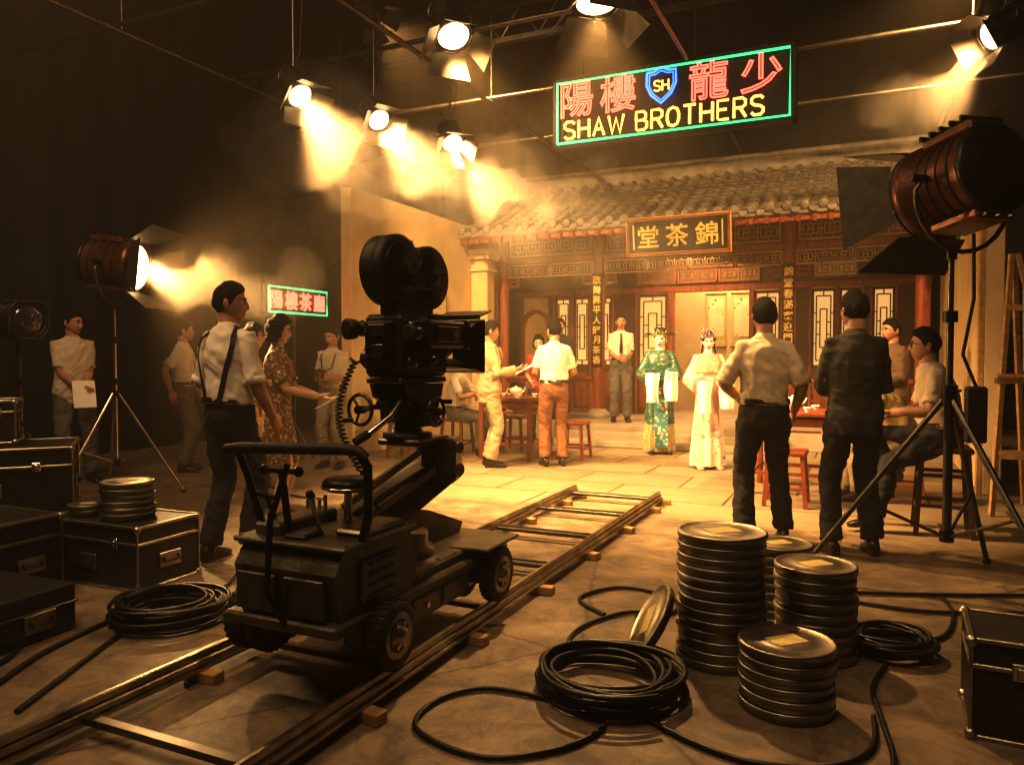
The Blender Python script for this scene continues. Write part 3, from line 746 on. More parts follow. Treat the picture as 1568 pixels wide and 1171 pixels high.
# ================================================================== LAMPS
LC=(1,.615,.26)
def spot(parent,p,d,power,angle=60,col=LC,blend=.6,rad=.08):
    l=bpy.data.lights.new('beam','SPOT');l.energy=power;l.spot_size=math.radians(angle);l.spot_blend=blend;l.color=col;l.shadow_soft_size=rad
    o=bpy.data.objects.new('lamp_beam',l);sc.collection.objects.link(o);o.parent=parent
    o.location=V(p)-parent.location;o.rotation_euler=V(d).to_track_quat('-Z','Y').to_euler()
doorm=M('barn_door_metal',(.07,.058,.045),.5,.4,.3,15)
def fresnel(b,p,d,r,L,body,lens,doors=.9,yoke=True,up=None,open_=(.5,.5,.7,.7)):
    d=V(d).normalized();q=d.to_track_quat('Y','Z').to_matrix().to_4x4();old=b.M
    b.M=Matrix.Translation(V(p))@q
    b.lathe([(r*.55,-L*.5-.03),(r*.62,-L*.5-.02),(r*.86,-L*.48),(r*.9,-L*.46),(r*.9,-L*.40),(r*.86,-L*.39)],(0,0,0),(0,1,0),blk,32)
    b.lathe([(r*.84,-L*.42),(r*.84,L*.28),(r*.92,L*.30),(r*.92,L*.36),(r,L*.38),(r,L*.5),(r*.95,L*.5+.01),(r*.9,L*.46)],(0,0,0),(0,1,0),body,32)
    for k in(-.25,-.1,.05,.2): b.torus((0,L*k,0),r*.85,.006,(0,1,0),blk,28,6)
    b.box((0,-.02,r*.88),(r*.9,L*.72,r*.28),body,b=.02)
    for i in range(5): b.box((0,-L*.32+i*L*.15,r*1.04),(r*1.0,.014,r*.10),blk)
    b.box((0,-.02,-r*.86),(r*.9,L*.7,r*.22),body,b=.015)
    for i in range(3): b.cyl((-r*.3+i*r*.3,-L*.36,-r*.9),(-r*.3+i*r*.3,-L*.44,-r*.9),.012,chrome,n=10)
    b.lathe([(r*.80,0),(r*.76,.012),(r*.55,.03),(r*.3,.04),(.001,.043)],(0,L*.46,0),(0,1,0),lens,32)
    b.lathe([(r*.92,0),(r*.92,.02),(r*.80,.022),(r*.79,0)],(0,L*.46,0),(0,1,0),body,32)
    for k in(.3,.5,.7): b.torus((0,L*.46+.036-.03*k,0),r*k,.004,(0,1,0),lens,24,4)
    for s_ in(-1,1): b.cyl((s_*r*.5,-L*.5,-.0),(s_*r*.5,-L*.5-.03,0),.015,gun,n=10)
    w=r*.98;dl=r*doors*1.15;yf=L*.5+.015
    b.torus((0,yf,0),r*.97,.008,(0,1,0),blk,32,6)
    for k,(ax,ay) in enumerate(((0,1),(0,-1),(1,0),(-1,0))):
        an=open_[k]
        o=V((ax*w*.92,yf,ay*w*.92));out=V((ax*math.sin(an),math.cos(an),ay*math.sin(an)));sd=V((ay,0,-ax))
        if k>=2: w0,w1=w*.62,w*.95
        else: w0,w1=w*.85,w*1.2
        th=out.cross(sd).normalized()*.003
        q_=[o-sd*w0,o+sd*w0,o+out*dl+sd*w1,o+out*dl-sd*w1]
        vs=[a+th for a in q_]+[a-th for a in q_]
        b.add(vs,[(0,1,2,3),(7,6,5,4),(0,4,5,1),(1,5,6,2),(2,6,7,3),(3,7,4,0)],doorm)
        b.cyl(o-sd*w0*.7,o+sd*w0*.7,.009,gun,n=8)
    b.M=old
    sd=(q.to_3x3()@V((1,0,0)));p=V(p);up_=up if up else -1
    pts=[p+sd*r*.98]
    Rr=r*1.16
    for i in range(13):
        a=pi*i/12;pts.append(p+sd*Rr*math.cos(a)+V((0,0,up_))*(r*.25+Rr*math.sin(a)))
    pts.append(p-sd*r*.98)
    b.tube(pts,.013 if r>.2 else .009,gun,8)
    for s_ in(-1,1): b.cyl(p+sd*s_*r*.9,p+sd*s_*(Rr+.03),.022,blk,n=12)
    return p+V((0,0,up_))*(r*.25+Rr)
def stand(b,base,top,spread,az,h1=.55,mat=chrome,rm=1.0):
    x,y,z=base;zt=top
    b.cyl((x,y,.28),(x,y,zt*.60),.019*rm,mat,n=12);b.cyl((x,y,zt*.55),(x,y,zt*.82),.015*rm,mat,n=12);b.cyl((x,y,zt*.8),(x,y,zt),.012*rm,mat,n=12)
    for zz in(h1,zt*.6,zt*.82,.30): b.cyl((x,y,zz-.03),(x,y,zz+.03),.03*rm,blk,n=14)
    b.tube([(x,y,zt*.6),(x+.06,y,zt*.6)],.008,blk,6);b.cyl((x,y,zt-.02),(x,y,zt+.05),.022*rm,blk,n=12)
    for k in range(3):
        a=az+k*2*pi/3;c,s_=math.cos(a),math.sin(a)
        f=V((x+c*spread,y+s_*spread,.015));t=V((x+c*.03,y+s_*.03,h1))
        b.tube([t,f],.013*rm,mat,8);b.tube([V((x+c*.02,y+s_*.02,.30)),t.lerp(f,.55)],.008*rm,mat,6)
        b.sph(f,.02*rm,rubber,8)
b=MB();p=V((-6.42,4.95,2.16));d=V((.85,.36,-.10))
fresnel(b,p,d,.26,.48,rust,lensE,.95,up=-1,open_=(.55,.5,.75,.75));stand(b,(-6.42,4.95,0),p.z-.39,.62,.5,.95)
o=b.make('fresnel_lamp_on_stand',origin=(-6.42,4.95,0));spot(o,p+d.normalized()*.36,V((.9,.1,-.25)),750,100)
b=MB();p=V((-6.05,3.82,1.58));d=V((.75,-.1,0))
fresnel(b,p,d,.16,.30,blk2,lensD,.01,up=-1);stand(b,(-6.05,3.82,0),p.z-.24,.42,1.2,.7,gun)
b.make('fresnel_lamp_on_stand.001',origin=(-6.05,3.82,0))
b=MB();p=V((.48,4.80,2.24));d=V((-.62,.76,-.14))
fresnel(b,p,d,.27,.46,rust,lensE,.95,up=-1,open_=(.30,.50,.45,.55));stand(b,(.43,4.80,0),p.z-.40,.78,-.9,1.05,gun,1.25)
b.box((.55,4.74,.98),(.10,.10,.30),blk2,b=.01);b.tube([(.55,4.74,1.13),(.49,4.78,1.3),(.53,4.72,1.6),(.53,4.77,1.95)],.009,cablem,6)
o=b.make('large_fresnel_lamp_on_stand',origin=(.43,4.80,0));spot(o,p+d.normalized()*.35,d,380,55)
HL=[((-4.74,5.52,3.74),(.55,-.15,-.55),.135,1700,(-2.6,7.2,0)),((-4.66,6.66,3.82),(.5,-.25,-.45),.135,2100,(-2.4,9.2,.3)),((-4.44,7.87,3.88),(.4,-.35,-.55),.14,2700,(-2.8,12.4,1.4)),
    ((-3.2,5.68,4.10),(.35,-.3,-.75),.165,1700,(-2.0,7.8,0)),((-1.93,5.72,4.22),(.1,-.1,-1),.20,1000,(-1.5,4.9,0)),((.97,7.06,3.85),(-.75,-.3,-.45),.13,1500,(-2.2,10.0,.5)),
    ((-5.3,7.4,5.35),(.2,.9,-.45),.16,1900,(-4.2,12.2,3.0)),((.9,8.4,5.35),(-.2,.9,-.45),.16,1400,(-.6,12.2,3.0))]  # last two: unseen lamps added above frame to light the roof
for i,(p,d,r,pw,tg) in enumerate(HL):
    b=MB();p=V(p);d=V(d);t=fresnel(b,p,d,r,r*2,blk2,lensE,1.15,up=1,open_=(.6,.5,.7,.7))
    zt=4.80 if p.z<4.7 else 5.8
    b.cyl(t,(p.x,p.y,zt),.012,gun,n=8);b.box((p.x,p.y,zt-.02),(.07,.08,.10),blk,b=.01)
    b.tube([t,t+V((.05,.03,.12)),V((p.x+.12,p.y,zt-.06))],.006,cablem,6)
    o=b.make('hanging_stage_lamp' if i==0 else 'hanging_stage_lamp.%03d'%i,origin=tuple(p))
    spot(o,p+d.normalized()*(r*1.15+.03),V(tg)-p,pw,80 if i<6 else 95)
# ================================================================== TRACK
b=MB()
for x in(-2.40,-1.62):
    b.bb(x-.025,x+.025,.3,6.6,.055,.085,steel,.005);b.bb(x-.011,x+.011,.3,6.6,.085,.115,steel,.004);b.bb(x-.04,x+.04,.3,6.6,.045,.056,steel)
    for y in(.6,1.4,2.2,3.0,3.8,4.6,5.4,6.2,6.58): b.box((x+.03,y,.022),(.16,.06,.044),woodl,Matrix.Rotation(random.uniform(-.2,.2),3,'Z'),.004)
for y in(.9,1.7,2.5,3.3,4.1,4.9,5.7,6.45):
    b.bb(-2.4,-1.62,y-.02,y+.02,.05,.075,gun,.003)
    if y>4: b.bb(-2.4,-1.62,y+.06,y+.085,.05,.07,gun)
b.make('dolly_track')
# ================================================================== DOLLY
b=MB()
def wheel(x,y,z,r,w,sx):
    b.lathe([(r*.7,-w/2),(r*.94,-w/2),(r,-w*.3),(r,w*.3),(r*.94,w/2),(r*.7,w/2)],(x,y,z),(1,0,0),rubber,32)
    for k in range(28):
        a=2*pi*k/28; b.box((x,y+math.cos(a)*r*1.0,z+math.sin(a)*r*1.0),(w*.8,.012,.008),rubber,Matrix.Rotation(a-pi/2,3,'X'))
    b.lathe([(r*.70,0),(r*.66,.012*1),(r*.45,.004),(r*.28,.010),(r*.24,.03),(.001,.034)],(x+sx*w*.42,y,z),(sx,0,0),steel,28)
    b.lathe([(r*.70,0),(r*.66,.012),(.001,.012)],(x-sx*w*.42,y,z),(-sx,0,0),gun,24)
    for k in range(6):
        a=2*pi*k/6; b.cyl((x+sx*w*.42,y+math.cos(a)*r*.36,z+math.sin(a)*r*.36),(x+sx*(w*.42+.018),y+math.cos(a)*r*.36,z+math.sin(a)*r*.36),.008,chrome,n=8)
R=.128;zw=.116+R
wheel(-1.60,2.38,zw,R,.07,1);wheel(-1.60,3.28,zw,R,.07,1);wheel(-2.24,2.34,zw,R,.08,-1);wheel(-2.38,3.28,zw,R,.07,-1)
wheel(-2.14,2.34,zw,R,.06,-1);wheel(-1.78,3.28,zw,R,.06,1);wheel(-2.20,3.28,zw,R,.06,-1)
for y in(2.36,3.28):
    b.cyl((-2.36,y,zw),(-1.6,y,zw),.022,gun)
    b.bb(-1.76,-1.66,y-.07,y+.07,.2,.36,dolly,.01);b.bb(-2.12,-2.04,y-.07,y+.07,.2,.36,dolly,.01)
b.bb(-2.26,-1.68,2.52,3.52,.34,.39,dolly,.012)
b.bb(-2.16,-1.64,2.10,3.50,.30,.345,dolly,.01)
b.bb(-2.20,-1.66,2.56,3.12,.19,.31,dolly,.01);b.bb(-1.665,-1.650,2.62,2.82,.21,.29,gun,.006);b.bb(-1.665,-1.650,2.86,3.06,.21,.29,gun,.006)
b.cyl((-1.65,2.72,.25),(-1.64,2.72,.25),.012,chrome)
for y in(2.6,2.75,2.9,3.05,3.2,3.4): b.cyl((-1.70,y,.39),(-1.70,y,.396),.010,chrome,n=8)
b.bb(-1.76,-1.56,3.10,3.46,.385,.40,dolly,.005);b.bb(-2.44,-2.24,3.10,3.46,.385,.40,dolly,.005)
def prism(b,x0,x1,prof,mat):
    n=len(prof);vs=[(x0,p[0],p[1]) for p in prof]+[(x1,p[0],p[1]) for p in prof]
    fs=[tuple(reversed(range(n))),tuple(range(n,2*n))]+[(i,(i+1)%n,(i+1)%n+n,i+n) for i in range(n)]
    b.add(vs,fs,mat)
prism(b,-2.12,-1.66,[(2.16,.30),(2.62,.30),(2.66,.46),(2.60,.60),(2.18,.60),(2.12,.52)],dolly)
b.bb(-2.15,-1.63,2.14,2.62,.595,.615,dolly,.006)
b.bb(-2.10,-1.92,2.105,2.125,.36,.50,gun,.005);b.bb(-1.88,-1.70,2.105,2.125,.36,.50,gun,.005)
for xx in(-2.135,-1.645):
    for yy in(2.17,2.38,2.58): b.cyl((xx,yy,.614),(xx,yy,.62),.009,chrome,n=8)
b.bb(-1.66,-1.64,2.26,2.50,.38,.54,dolly,.01)
for zz in(.40,.44,.48,.52): b.bb(-1.645,-1.632,2.30,2.46,zz,zz+.012,blk)
b.bb(-2.10,-1.98,2.2,2.56,.61,.66,dolly,.01);b.bb(-1.80,-1.66,2.3,2.58,.61,.64,gun,.01);b.bb(-1.94,-1.84,2.18,2.3,.61,.635,blk,.01)
b.tube([(-2.20,2.16,.935),(-2.12,2.16,.945),(-1.66,2.18,.96),(-1.60,2.18,.955),(-1.575,2.19,.93)],[.019,.021,.021,.021,.020],rubber,12)
b.tube([(-1.60,2.18,.955),(-1.575,2.2,.9),(-1.60,2.24,.72),(-1.66,2.28,.60)],.017,blk,12)
b.tube([(-2.14,2.16,.94),(-2.13,2.20,.84),(-2.08,2.24,.60)],.014,blk,12)
b.cyl((-1.98,2.26,.61),(-1.98,2.22,.86),.014,blk);b.cyl((-2.06,2.22,.86),(-1.90,2.22,.86),.012,blk);b.sph((-2.06,2.22,.86),.02,blk);b.sph((-1.90,2.22,.86),.02,blk)
b.cyl((-1.86,2.30,.61),(-1.88,2.26,.76),.009,chrome,n=8);b.sph((-1.88,2.26,.77),.017,blk)
b.cyl((-2.08,2.3,.65),(-2.10,2.27,.74),.009,gun,n=8);b.torus((-2.10,2.27,.75),.05,.007,(.2,.3,1),blk,20,6)
b.tube([(-1.86,2.12,.30),(-1.90,2.05,.45),(-1.91,2.08,.7),(-1.88,2.14,.90)],.012,blk,8)
for k in range(4): b.cyl((-2.09+k*.03,2.5,.66),(-2.09+k*.03,2.5,.70+.02*(k%2)),.008,chrome,n=8)
b.cyl((-1.90,2.52,.61),(-1.90,2.52,.74),.016,chrome);b.lathe([(.02,-.03),(.085,-.02),(.105,-.005),(.105,.015),(.09,.03),(.001,.035)],(-1.90,2.52,.765),(0,0,1),blk,24)
b.torus((-1.90,2.52,.76),.104,.006,(0,0,1),chrome,28,6)
b.lathe([(.20,0),(.20,.03),(.17,.04),(.17,.10),(.001,.10)],(-1.95,2.90,.39),(0,0,1),gun,28)
prism(b,-2.03,-1.87,[(3.40,.39),(3.44,.44),(3.10,.56),(2.90,.60),(2.80,.56),(2.78,.40)],dolly)
def beam(b,a,c,w0,h0,w1,h1,mat):
    a=V(a);c=V(c);t=(c-a).normalized();sd=t.cross(V((0,0,1))).normalized();up=sd.cross(t)
    rr=[]
    for p,w,h in((a,w0,h0),(c,w1,h1)):
        rr.append([p+sd*w/2-up*h/2,p+sd*w/2+up*h/2,p-sd*w/2+up*h/2,p-sd*w/2-up*h/2])
    b.loft(rr,mat,False,True)
beam(b,(-2.05,2.68,.50),(-1.74,3.08,.80),.16,.20,.12,.13,dolly)
beam(b,(-2.02,2.64,.64),(-1.79,3.00,.90),.03,.03,.03,.03,steel)
beam(b,(-1.94,2.64,.58),(-1.69,3.04,.84),.03,.03,.03,.03,steel)
b.cyl((-2.12,2.74,.50),(-1.92,2.64,.52),.05,gun)
b.box((-1.75,3.02,.82),(.16,.16,.20),dolly,Matrix.Rotation(.3,3,'Z'),.015);b.cyl((-1.86,3.06,.78),(-1.64,2.99,.78),.03,chrome);b.cyl((-1.86,3.06,.88),(-1.64,2.99,.88),.025,chrome)
b.bb(-1.94,-1.72,2.78,3.04,.90,.929,gun,.008)
b.make('camera_dolly')
# ================================================================== FILM CAMERA
b=MB();ya=math.radians(-5)
b.M=Matrix.Translation((-1.845,2.88,0))@Matrix.Rotation(ya,4,'Z')
b.lathe([(.11,.93),(.11,.95),(.07,.955),(.055,.98),(.055,1.02),(.10,1.03),(.10,1.06)],(0,0,0),(0,0,1),blk2,28)
b.box((0,0,1.075),(.20,.22,.04),blk2,b=.01)
for s_ in(-1,1): prism(b,s_*.095-.012,s_*.095+.012,[(-.13,1.17),(-.11,1.11),(-.06,1.085),(.06,1.085),(.11,1.11),(.13,1.17)],gun)
b.box((0,0,1.13),(.15,.16,.08),blk2,b=.01);b.box((0,0,1.185),(.19,.34,.025),gun,b=.006)
for k in range(5): b.box((.112,-.05+.025*k,1.10),(.008,.01,.03),chrome)
b.box((.115,.0,1.02),(.03,.12,.07),blk2,b=.006);b.box((-.115,.02,1.04),(.04,.10,.10),blk2,b=.006)
def hw(c,ax,r):
    c=V(c);ax=V(ax).normalized();b.torus(c,r,.008,ax,gun,28,8);u=ax.orthogonal().normalized();w=ax.cross(u)
    for k in range(3):
        a=k*2*pi/3+.4;b.cyl(c,c+(u*math.cos(a)+w*math.sin(a))*r,.006,gun,n=8)
    b.cyl(c-ax*.02,c+ax*.02,.018,blk,n=12);e=c+u*r;b.cyl(e,e+ax*.05,.010,blk,n=10)
hw((-.10,-.20,1.06),(0,-1,0),.065);b.cyl((-.10,-.18,1.06),(-.06,-.05,1.08),.012,gun)
hw((.17,-.02,1.05),(1,0,0),.06);b.cyl((.16,-.02,1.05),(.08,-.02,1.08),.012,gun)
b.tube([(.06,-.10,1.12),(.07,-.2,1.04),(.03,-.30,.97)],[.012,.012,.014],chrome,10);b.tube([(.03,-.30,.97),(.01,-.36,.94)],.018,blk,10)
b.box((0,.0,1.335),(.20,.36,.27),blk2,b=.02)
b.box((.105,-.03,1.34),(.014,.27,.21),blk,b=.006);b.box((-.105,0,1.34),(.014,.30,.22),blk,b=.006)
b.box((0,-.19,1.35),(.15,.03,.18),blk,b=.01)
b.box((0,-.212,1.40),(.09,.012,.05),gun,b=.004);b.box((0,-.212,1.31),(.07,.012,.06),gun,b=.004)
for zz in(1.29,1.33): b.cyl((-.045,-.2,zz),(-.045,-.222,zz),.010,chrome,n=10)
for (y,z,r) in((-.12,1.42,.022),(-.05,1.42,.018),(.06,1.43,.02),(-.12,1.26,.03),(.03,1.27,.022)):
    b.lathe([(r,0),(r,.012),(r*.7,.016),(r*.6,.026),(.001,.027)],(.110,y,z),(1,0,0),gun,18)
for k in range(8):
    b.cyl((.112,-.15+.035*k,1.238),(.118,-.15+.035*k,1.238),.005,chrome,n=6)
b.cyl((-.10,-.03,1.28),(-.20,-.03,1.28),.05,gun,n=24);b.cyl((-.19,-.03,1.28),(-.22,-.03,1.28),.035,blk)
b.box((.165,.03,1.385),(.085,.27,.12),blk2,b=.012);b.box((.165,.175,1.385),(.10,.03,.13),blk,b=.008)
b.cyl((.165,-.10,1.385),(.165,-.17,1.385),.028,gun);b.lathe([(.024,0),(.034,-.01),(.036,-.035),(.03,-.04)],(.165,-.17,1.385),(0,1,0),rubber,20)
b.box((.212,.02,1.385),(.012,.16,.07),gun,b=.004);b.cyl((.21,.06,1.385),(.226,.06,1.385),.022,chrome);b.box((.165,0,1.46),(.03,.12,.025),gun,b=.005)
b.cyl((-.07,-.17,1.41),(-.085,-.235,1.405),.026,gun);b.lathe([(.024,0),(.042,-.012),(.045,-.05),(.035,-.055)],(-.085,-.235,1.405),(.24,.96,.03),rubber,20);b.lathe([(.032,-.01),(.036,0),(.032,.01)],(-.078,-.21,1.408),(.24,.96,.03),chrome,20)
b.lathe([(.10,0),(.10,.02),(.09,.025),(.001,.026)],(0,.18,1.34),(0,1,0),gun,32)
b.lathe([(.045,0),(.045,.05),(.052,.055),(.052,.10),(.047,.11),(.044,.10),(.001,.09)],(0,.20,1.34),(0,1,0),blk,28)
for a in(2.0,4.2): b.cyl((.06*math.cos(a),.20,1.34+.06*math.sin(a)),(.06*math.cos(a),.25,1.34+.06*math.sin(a)),.026,gun)
for s_ in(-1,1): b.cyl((s_*.07,.16,1.235),(s_*.07,.44,1.235),.009,chrome,n=10)
b.loft([[V((sx*w,y,1.34+sz*h)) for sx,sz in((-1,-1),(1,-1),(1,1),(-1,1))] for y,w,h in((.27,.06,.06),(.29,.075,.07),(.31,.07,.065),(.33,.09,.08),(.35,.083,.075),(.37,.105,.09),(.38,.12,.11),(.44,.135,.13),(.44,.125,.118),(.39,.11,.09))],blk,False,False)
b.box((0,.41,1.48),(.24,.02,.02),blk);b.box((0,.46,1.50),(.26,.10,.006),blk,Matrix.Rotation(.3,3,'X'))
b.box((0,0,1.49),(.11,.26,.05),blk2,b=.01)
def drum(y,z,r):
    w=.060
    b.lathe([(r*.2,-w),(r*.90,-w),(r,-w*.8),(r,-w*.3),(r*.985,-w*.25),(r*.985,w*.25),(r,w*.3),(r,w*.8),(r*.90,w),(r*.2,w)],(0,y,z),(1,0,0),blk2,48)
    for s_ in(-1,1):
        b.lathe([(r*.78,0),(r*.78,.006),(r*.74,.008),(r*.35,.008),(r*.33,.016),(r*.14,.018),(r*.12,.03),(.001,.031)],(s_*w*.98,y,z),(s_,0,0),blk,40)
        for k in range(6):
            a=k*pi/3+.3;b.cyl((s_*(w+.004),y+math.cos(a)*r*.55,z+math.sin(a)*r*.55),(s_*(w+.012),y+math.cos(a)*r*.55,z+math.sin(a)*r*.55),.006,gun,n=8)
drum(-.110,1.660,.152);drum(.110,1.645,.142)
prism(b,-.05,.05,[(-.12,1.50),(.13,1.50),(.13,1.70),(0,1.74),(-.12,1.70)],blk2)
b.box((.068,.0,1.62),(.02,.20,.07),gun,b=.008);b.cyl((.076,-.06,1.62),(.09,-.06,1.62),.028,blk);b.cyl((.076,.07,1.62),(.09,.07,1.62),.022,blk)
b.tube([(0,-.03,1.78),(0,-.02,1.80),(0,.03,1.80),(0,.04,1.77)],.010,gun,8)
pts=[]
for i in range(260):
    u=i/259;c=V((-.15,-.18,1.26)).lerp(V((-.08,-.22,.80)),u)+V((-.06*math.sin(pi*u),-.05*math.sin(pi*u),0))
    a=u*2*pi*26;pts.append(c+V((math.cos(a)*.014,math.sin(a)*.014,0)))
b.tube(pts,.0045,cablem,5)
b.tube([(-.14,-.05,1.3),(-.19,-.12,1.26),(-.17,-.18,1.28),(-.15,-.18,1.26)],.006,cablem,6)
b.tube([(-.08,-.22,.80),(-.06,-.22,.72),(-.0,-.2,.64)],.006,cablem,6)
b.M=Matrix();b.make('film_camera')
# ================================================================== FILM CANS
def can(b,c,r,h,ax=(0,0,1),lab=True):
    ax=V(ax).normalized();c=V(c)
    b.lathe([(r*.93,0),(r*.965,.003),(r*.965,h*.45),(r,h*.47),(r,h*.92),(r*.985,h),(r*.94,h*1.0),(r*.92,h*.93),(r*.55,h*.93),(r*.53,h*.97),(r*.30,h*.97),(.001,h*.97)],c,ax,alum,44)
    if lab:
        u=ax.orthogonal().normalized();w=ax.cross(u);ct=c+ax*(h*.985)
        R_=Matrix((u,w,ax)).transposed();b.box(ct,(r*.75,r*.5,.002),labelm,R_)
def stack(name,x,y,z,r,h,n,seed):
    rd=random.Random(seed);b=MB();hh=h/n
    for i in range(n): 
        j=.35 if i==n-1 else .6
        can(b,(x+rd.uniform(-1,1)*.008*j,y+rd.uniform(-1,1)*.008*j,z+i*hh),r*rd.uniform(.97,1.0),hh*.985,lab=i==n-1)
    return b.make(name,origin=(x,y,z))
stack('film_can_stack',-.536,3.28,0,.187,.555,13,1);stack('film_can_stack.001',-.175,3.50,0,.172,.40,9,2)
stack('film_can_stack.002',-.24,2.93,0,.173,.25,6,3);stack('film_can_stack.003',-.37,3.92,0,.165,.38,9,4)
stack('film_can_stack.004',-3.88,3.06,.362,.15,.21,6,5);stack('film_can_stack.005',-4.18,3.03,.362,.11,.06,2,6)
b=MB();can(b,(-.80,3.20,.0),.17,.036,(-.80,-.33,.5))
mz=min(p[2] for p in b.v);b.v=[(p[0],p[1],p[2]-mz+.001) for p in b.v];b.make('film_can')
# ================================================================== ROAD CASES
casem=M('case_panel_black',(.030,.026,.023),.45,0,.3,8,.2,90);casea=M('case_aluminium',(.42,.38,.31),.36,.95,.3,9,.1,40)
def case(name,x0,x1,y0,y1,z0,z1,rot=0,edge=True,hand=True):
    b=MB();cx,cy=(x0+x1)/2,(y0+y1)/2;w,d,h=x1-x0,y1-y0,z1-z0
    b.M=Matrix.Translation((cx,cy,z0))@Matrix.Rotation(rot,4,'Z')
    t=.012;b.bb(-w/2+.006,w/2-.006,-d/2+.006,d/2-.006,.006,h-.006,casem,.006)
    if edge:
        for sx in(-1,1):
            for sy in(-1,1):
                b.bb(sx*(w/2-t),sx*(w/2+.002),sy*(d/2-t*.8),sy*(d/2+.002),.01,h-.01,casea,.003)
                for zz in(.015,h-.015): b.sph((sx*(w/2-.008),sy*(d/2-.008),zz),.022,casea,10)
        for zz in(0.008,h-.008):
            for s_ in(-1,1):
                b.box((0,s_*(d/2-.006),zz),(w,.02,.018),casea,b=.003);b.box((s_*(w/2-.006),0,zz),(.02,d,.018),casea,b=.003)
        zl=h*.72
        b.box((0,0,zl),(w+.004,d+.004,.018),casea,b=.003)
    else:
        zl=h*.6;b.box((0,0,zl),(w+.006,d+.006,.012),gun,b=.003)
    for s_ in(-.28,.28):
        b.box((s_*w,-d/2-.004,zl),(.05,.01,.06),chrome,b=.004);b.box((s_*w,-d/2-.012,zl),(.02,.01,.035),chrome,b=.003)
    if hand:
        for (px,py,ax) in((0,-d/2,0),(w/2,0,1)):
            R_=Matrix.Rotation(ax*pi/2,3,'Z');c=V((px,py,h*.4))
            b.box(c+R_@V((0,-.003,0)),(.15,.008,.085),casea,R_,.003)
            b.tube([c+R_@V(q) for q in((-.05,-.008,.015),(-.05,-.022,-.01),(.05,-.022,-.01),(.05,-.008,.015))],.006,blk,8)
    b.M=Matrix();return b.make(name,origin=(cx,cy,z0))
def casec(name,cx,cy,w,d,z0,z1,rot,**k): return case(name,cx-w/2,cx+w/2,cy-d/2,cy+d/2,z0,z1,rot,**k)
case('road_case',-4.36,-3.58,2.86,3.30,0,.36,.03)
casec('road_case.001',-5.30,3.17,.97,.70,0,.25,.9);casec('road_case.002',-5.30,3.17,.95,.68,.252,.70,.9)
casec('road_case.003',-5.50,3.17,.5,.38,.702,1.0,.9);case('road_case.004',-4.80,-4.05,2.42,2.78,0,.42,.0)
case('equipment_case',-4.2,-3.36,1.98,2.36,0,.23,.05,False);case('road_case.005',.345,1.0,2.93,3.28,0,.345,-.04)
# ================================================================== CABLES
def spl(p,n=14):
    p=[V((q[0],q[1],q[2] if len(q)>2 else .013)) for q in p];out=[];P=[p[0]]+p+[p[-1]]
    for i in range(1,len(P)-2):
        for k in range(n):
            t=k/n;a,b_,c,d=P[i-1],P[i],P[i+1],P[i+2]
            out.append(.5*((2*b_)+(-a+c)*t+(2*a-5*b_+4*c-d)*t*t+(-a+3*b_-3*c+d)*t**3))
    out.append(P[-2]);return out
def coil(name,x,y,R0,n,seed,tails=(),r=.0115):
    rd=random.Random(seed);b=MB()
    pts=[];N=n*40;ph=rd.uniform(0,6);lays=[(rd.uniform(.68,1.0),rd.uniform(-.035,.035),rd.uniform(-.035,.035)) for _ in range(n+2)]
    for i in range(N):
        k=i/40;a=k*2*pi+ph;l=int(k);f=k-l;f=f*f*(3-2*f)
        m,ex,ey=[lerp(lays[l][j],lays[l+1][j],f) for j in range(3)]
        rr=R0*m+.008*math.sin(a*3+l)
        pts.append(V((x+ex+math.cos(a)*rr,y+ey+math.sin(a)*rr*.95,r+.001+.0065*k+.008*abs(math.sin(a*1.5+l)))))
    b.tube(pts,r,cablem,7)
    for t in tails: b.tube(spl(t),r,cablem,7)
    b.make(name,origin=(x,y,0))
coil('cable_coil',-.88,2.78,.29,14,2,[[(-.68,2.60),(-.5,2.5),(-.30,2.45),(-.08,2.52),(.04,2.7),(.05,2.95)],[(-1.05,2.60),(-1.3,2.58),(-1.42,2.42),(-1.38,2.2),(-1.1,2.12),(-.9,2.25),(-.8,2.45),(-.85,2.6)],[(-1.12,2.9),(-1.20,3.3),(-1.10,3.6),(-.98,3.70),(-.85,3.66)]],.010)
coil('cable_coil.001',-3.08,2.66,.27,15,5,[[(-3.3,2.5),(-3.2,2.1),(-3.0,1.7),(-2.9,1.3)],[(-3.1,2.40),(-2.9,2.0),(-2.75,1.7)],[(-3.1,2.9),(-3.3,3.3),(-3.5,3.6)]],.010)
coil('cable_coil.002',.13,3.66,.19,11,9,[[(.2,3.8),(.35,3.95),(.42,4.3),(.40,4.6)],[(.1,3.47),(.05,3.2),(.08,2.9),(.1,2.6),(.0,2.3)]],.010)
b=MB()
for t in([(-1.15,3.58),(-1.35,3.78),(-1.2,4.05),(-.9,3.98),(-.85,3.75),(-1.0,3.62)],[(-.15,4.45),(.3,4.6),(1.0,4.9)],[(-3.9,3.6),(-4.6,4.2),(-5.6,4.6),(-6.4,4.9)],[(-6.1,3.9),(-5.9,4.2),(-6.1,4.6),(-6.3,4.9)],[(-.2,4.35),(.3,4.3),(.9,4.5),(1.6,4.3)],[(-6.5,7.7),(-5.9,6.4),(-5.0,5.6),(-4.4,5.5)],[(-3.45,2.2),(-3.25,1.9),(-3.6,1.7),(-4.2,1.6)]):
    b.tube(spl(t),.010,cablem,7)
b.make('floor_cables')
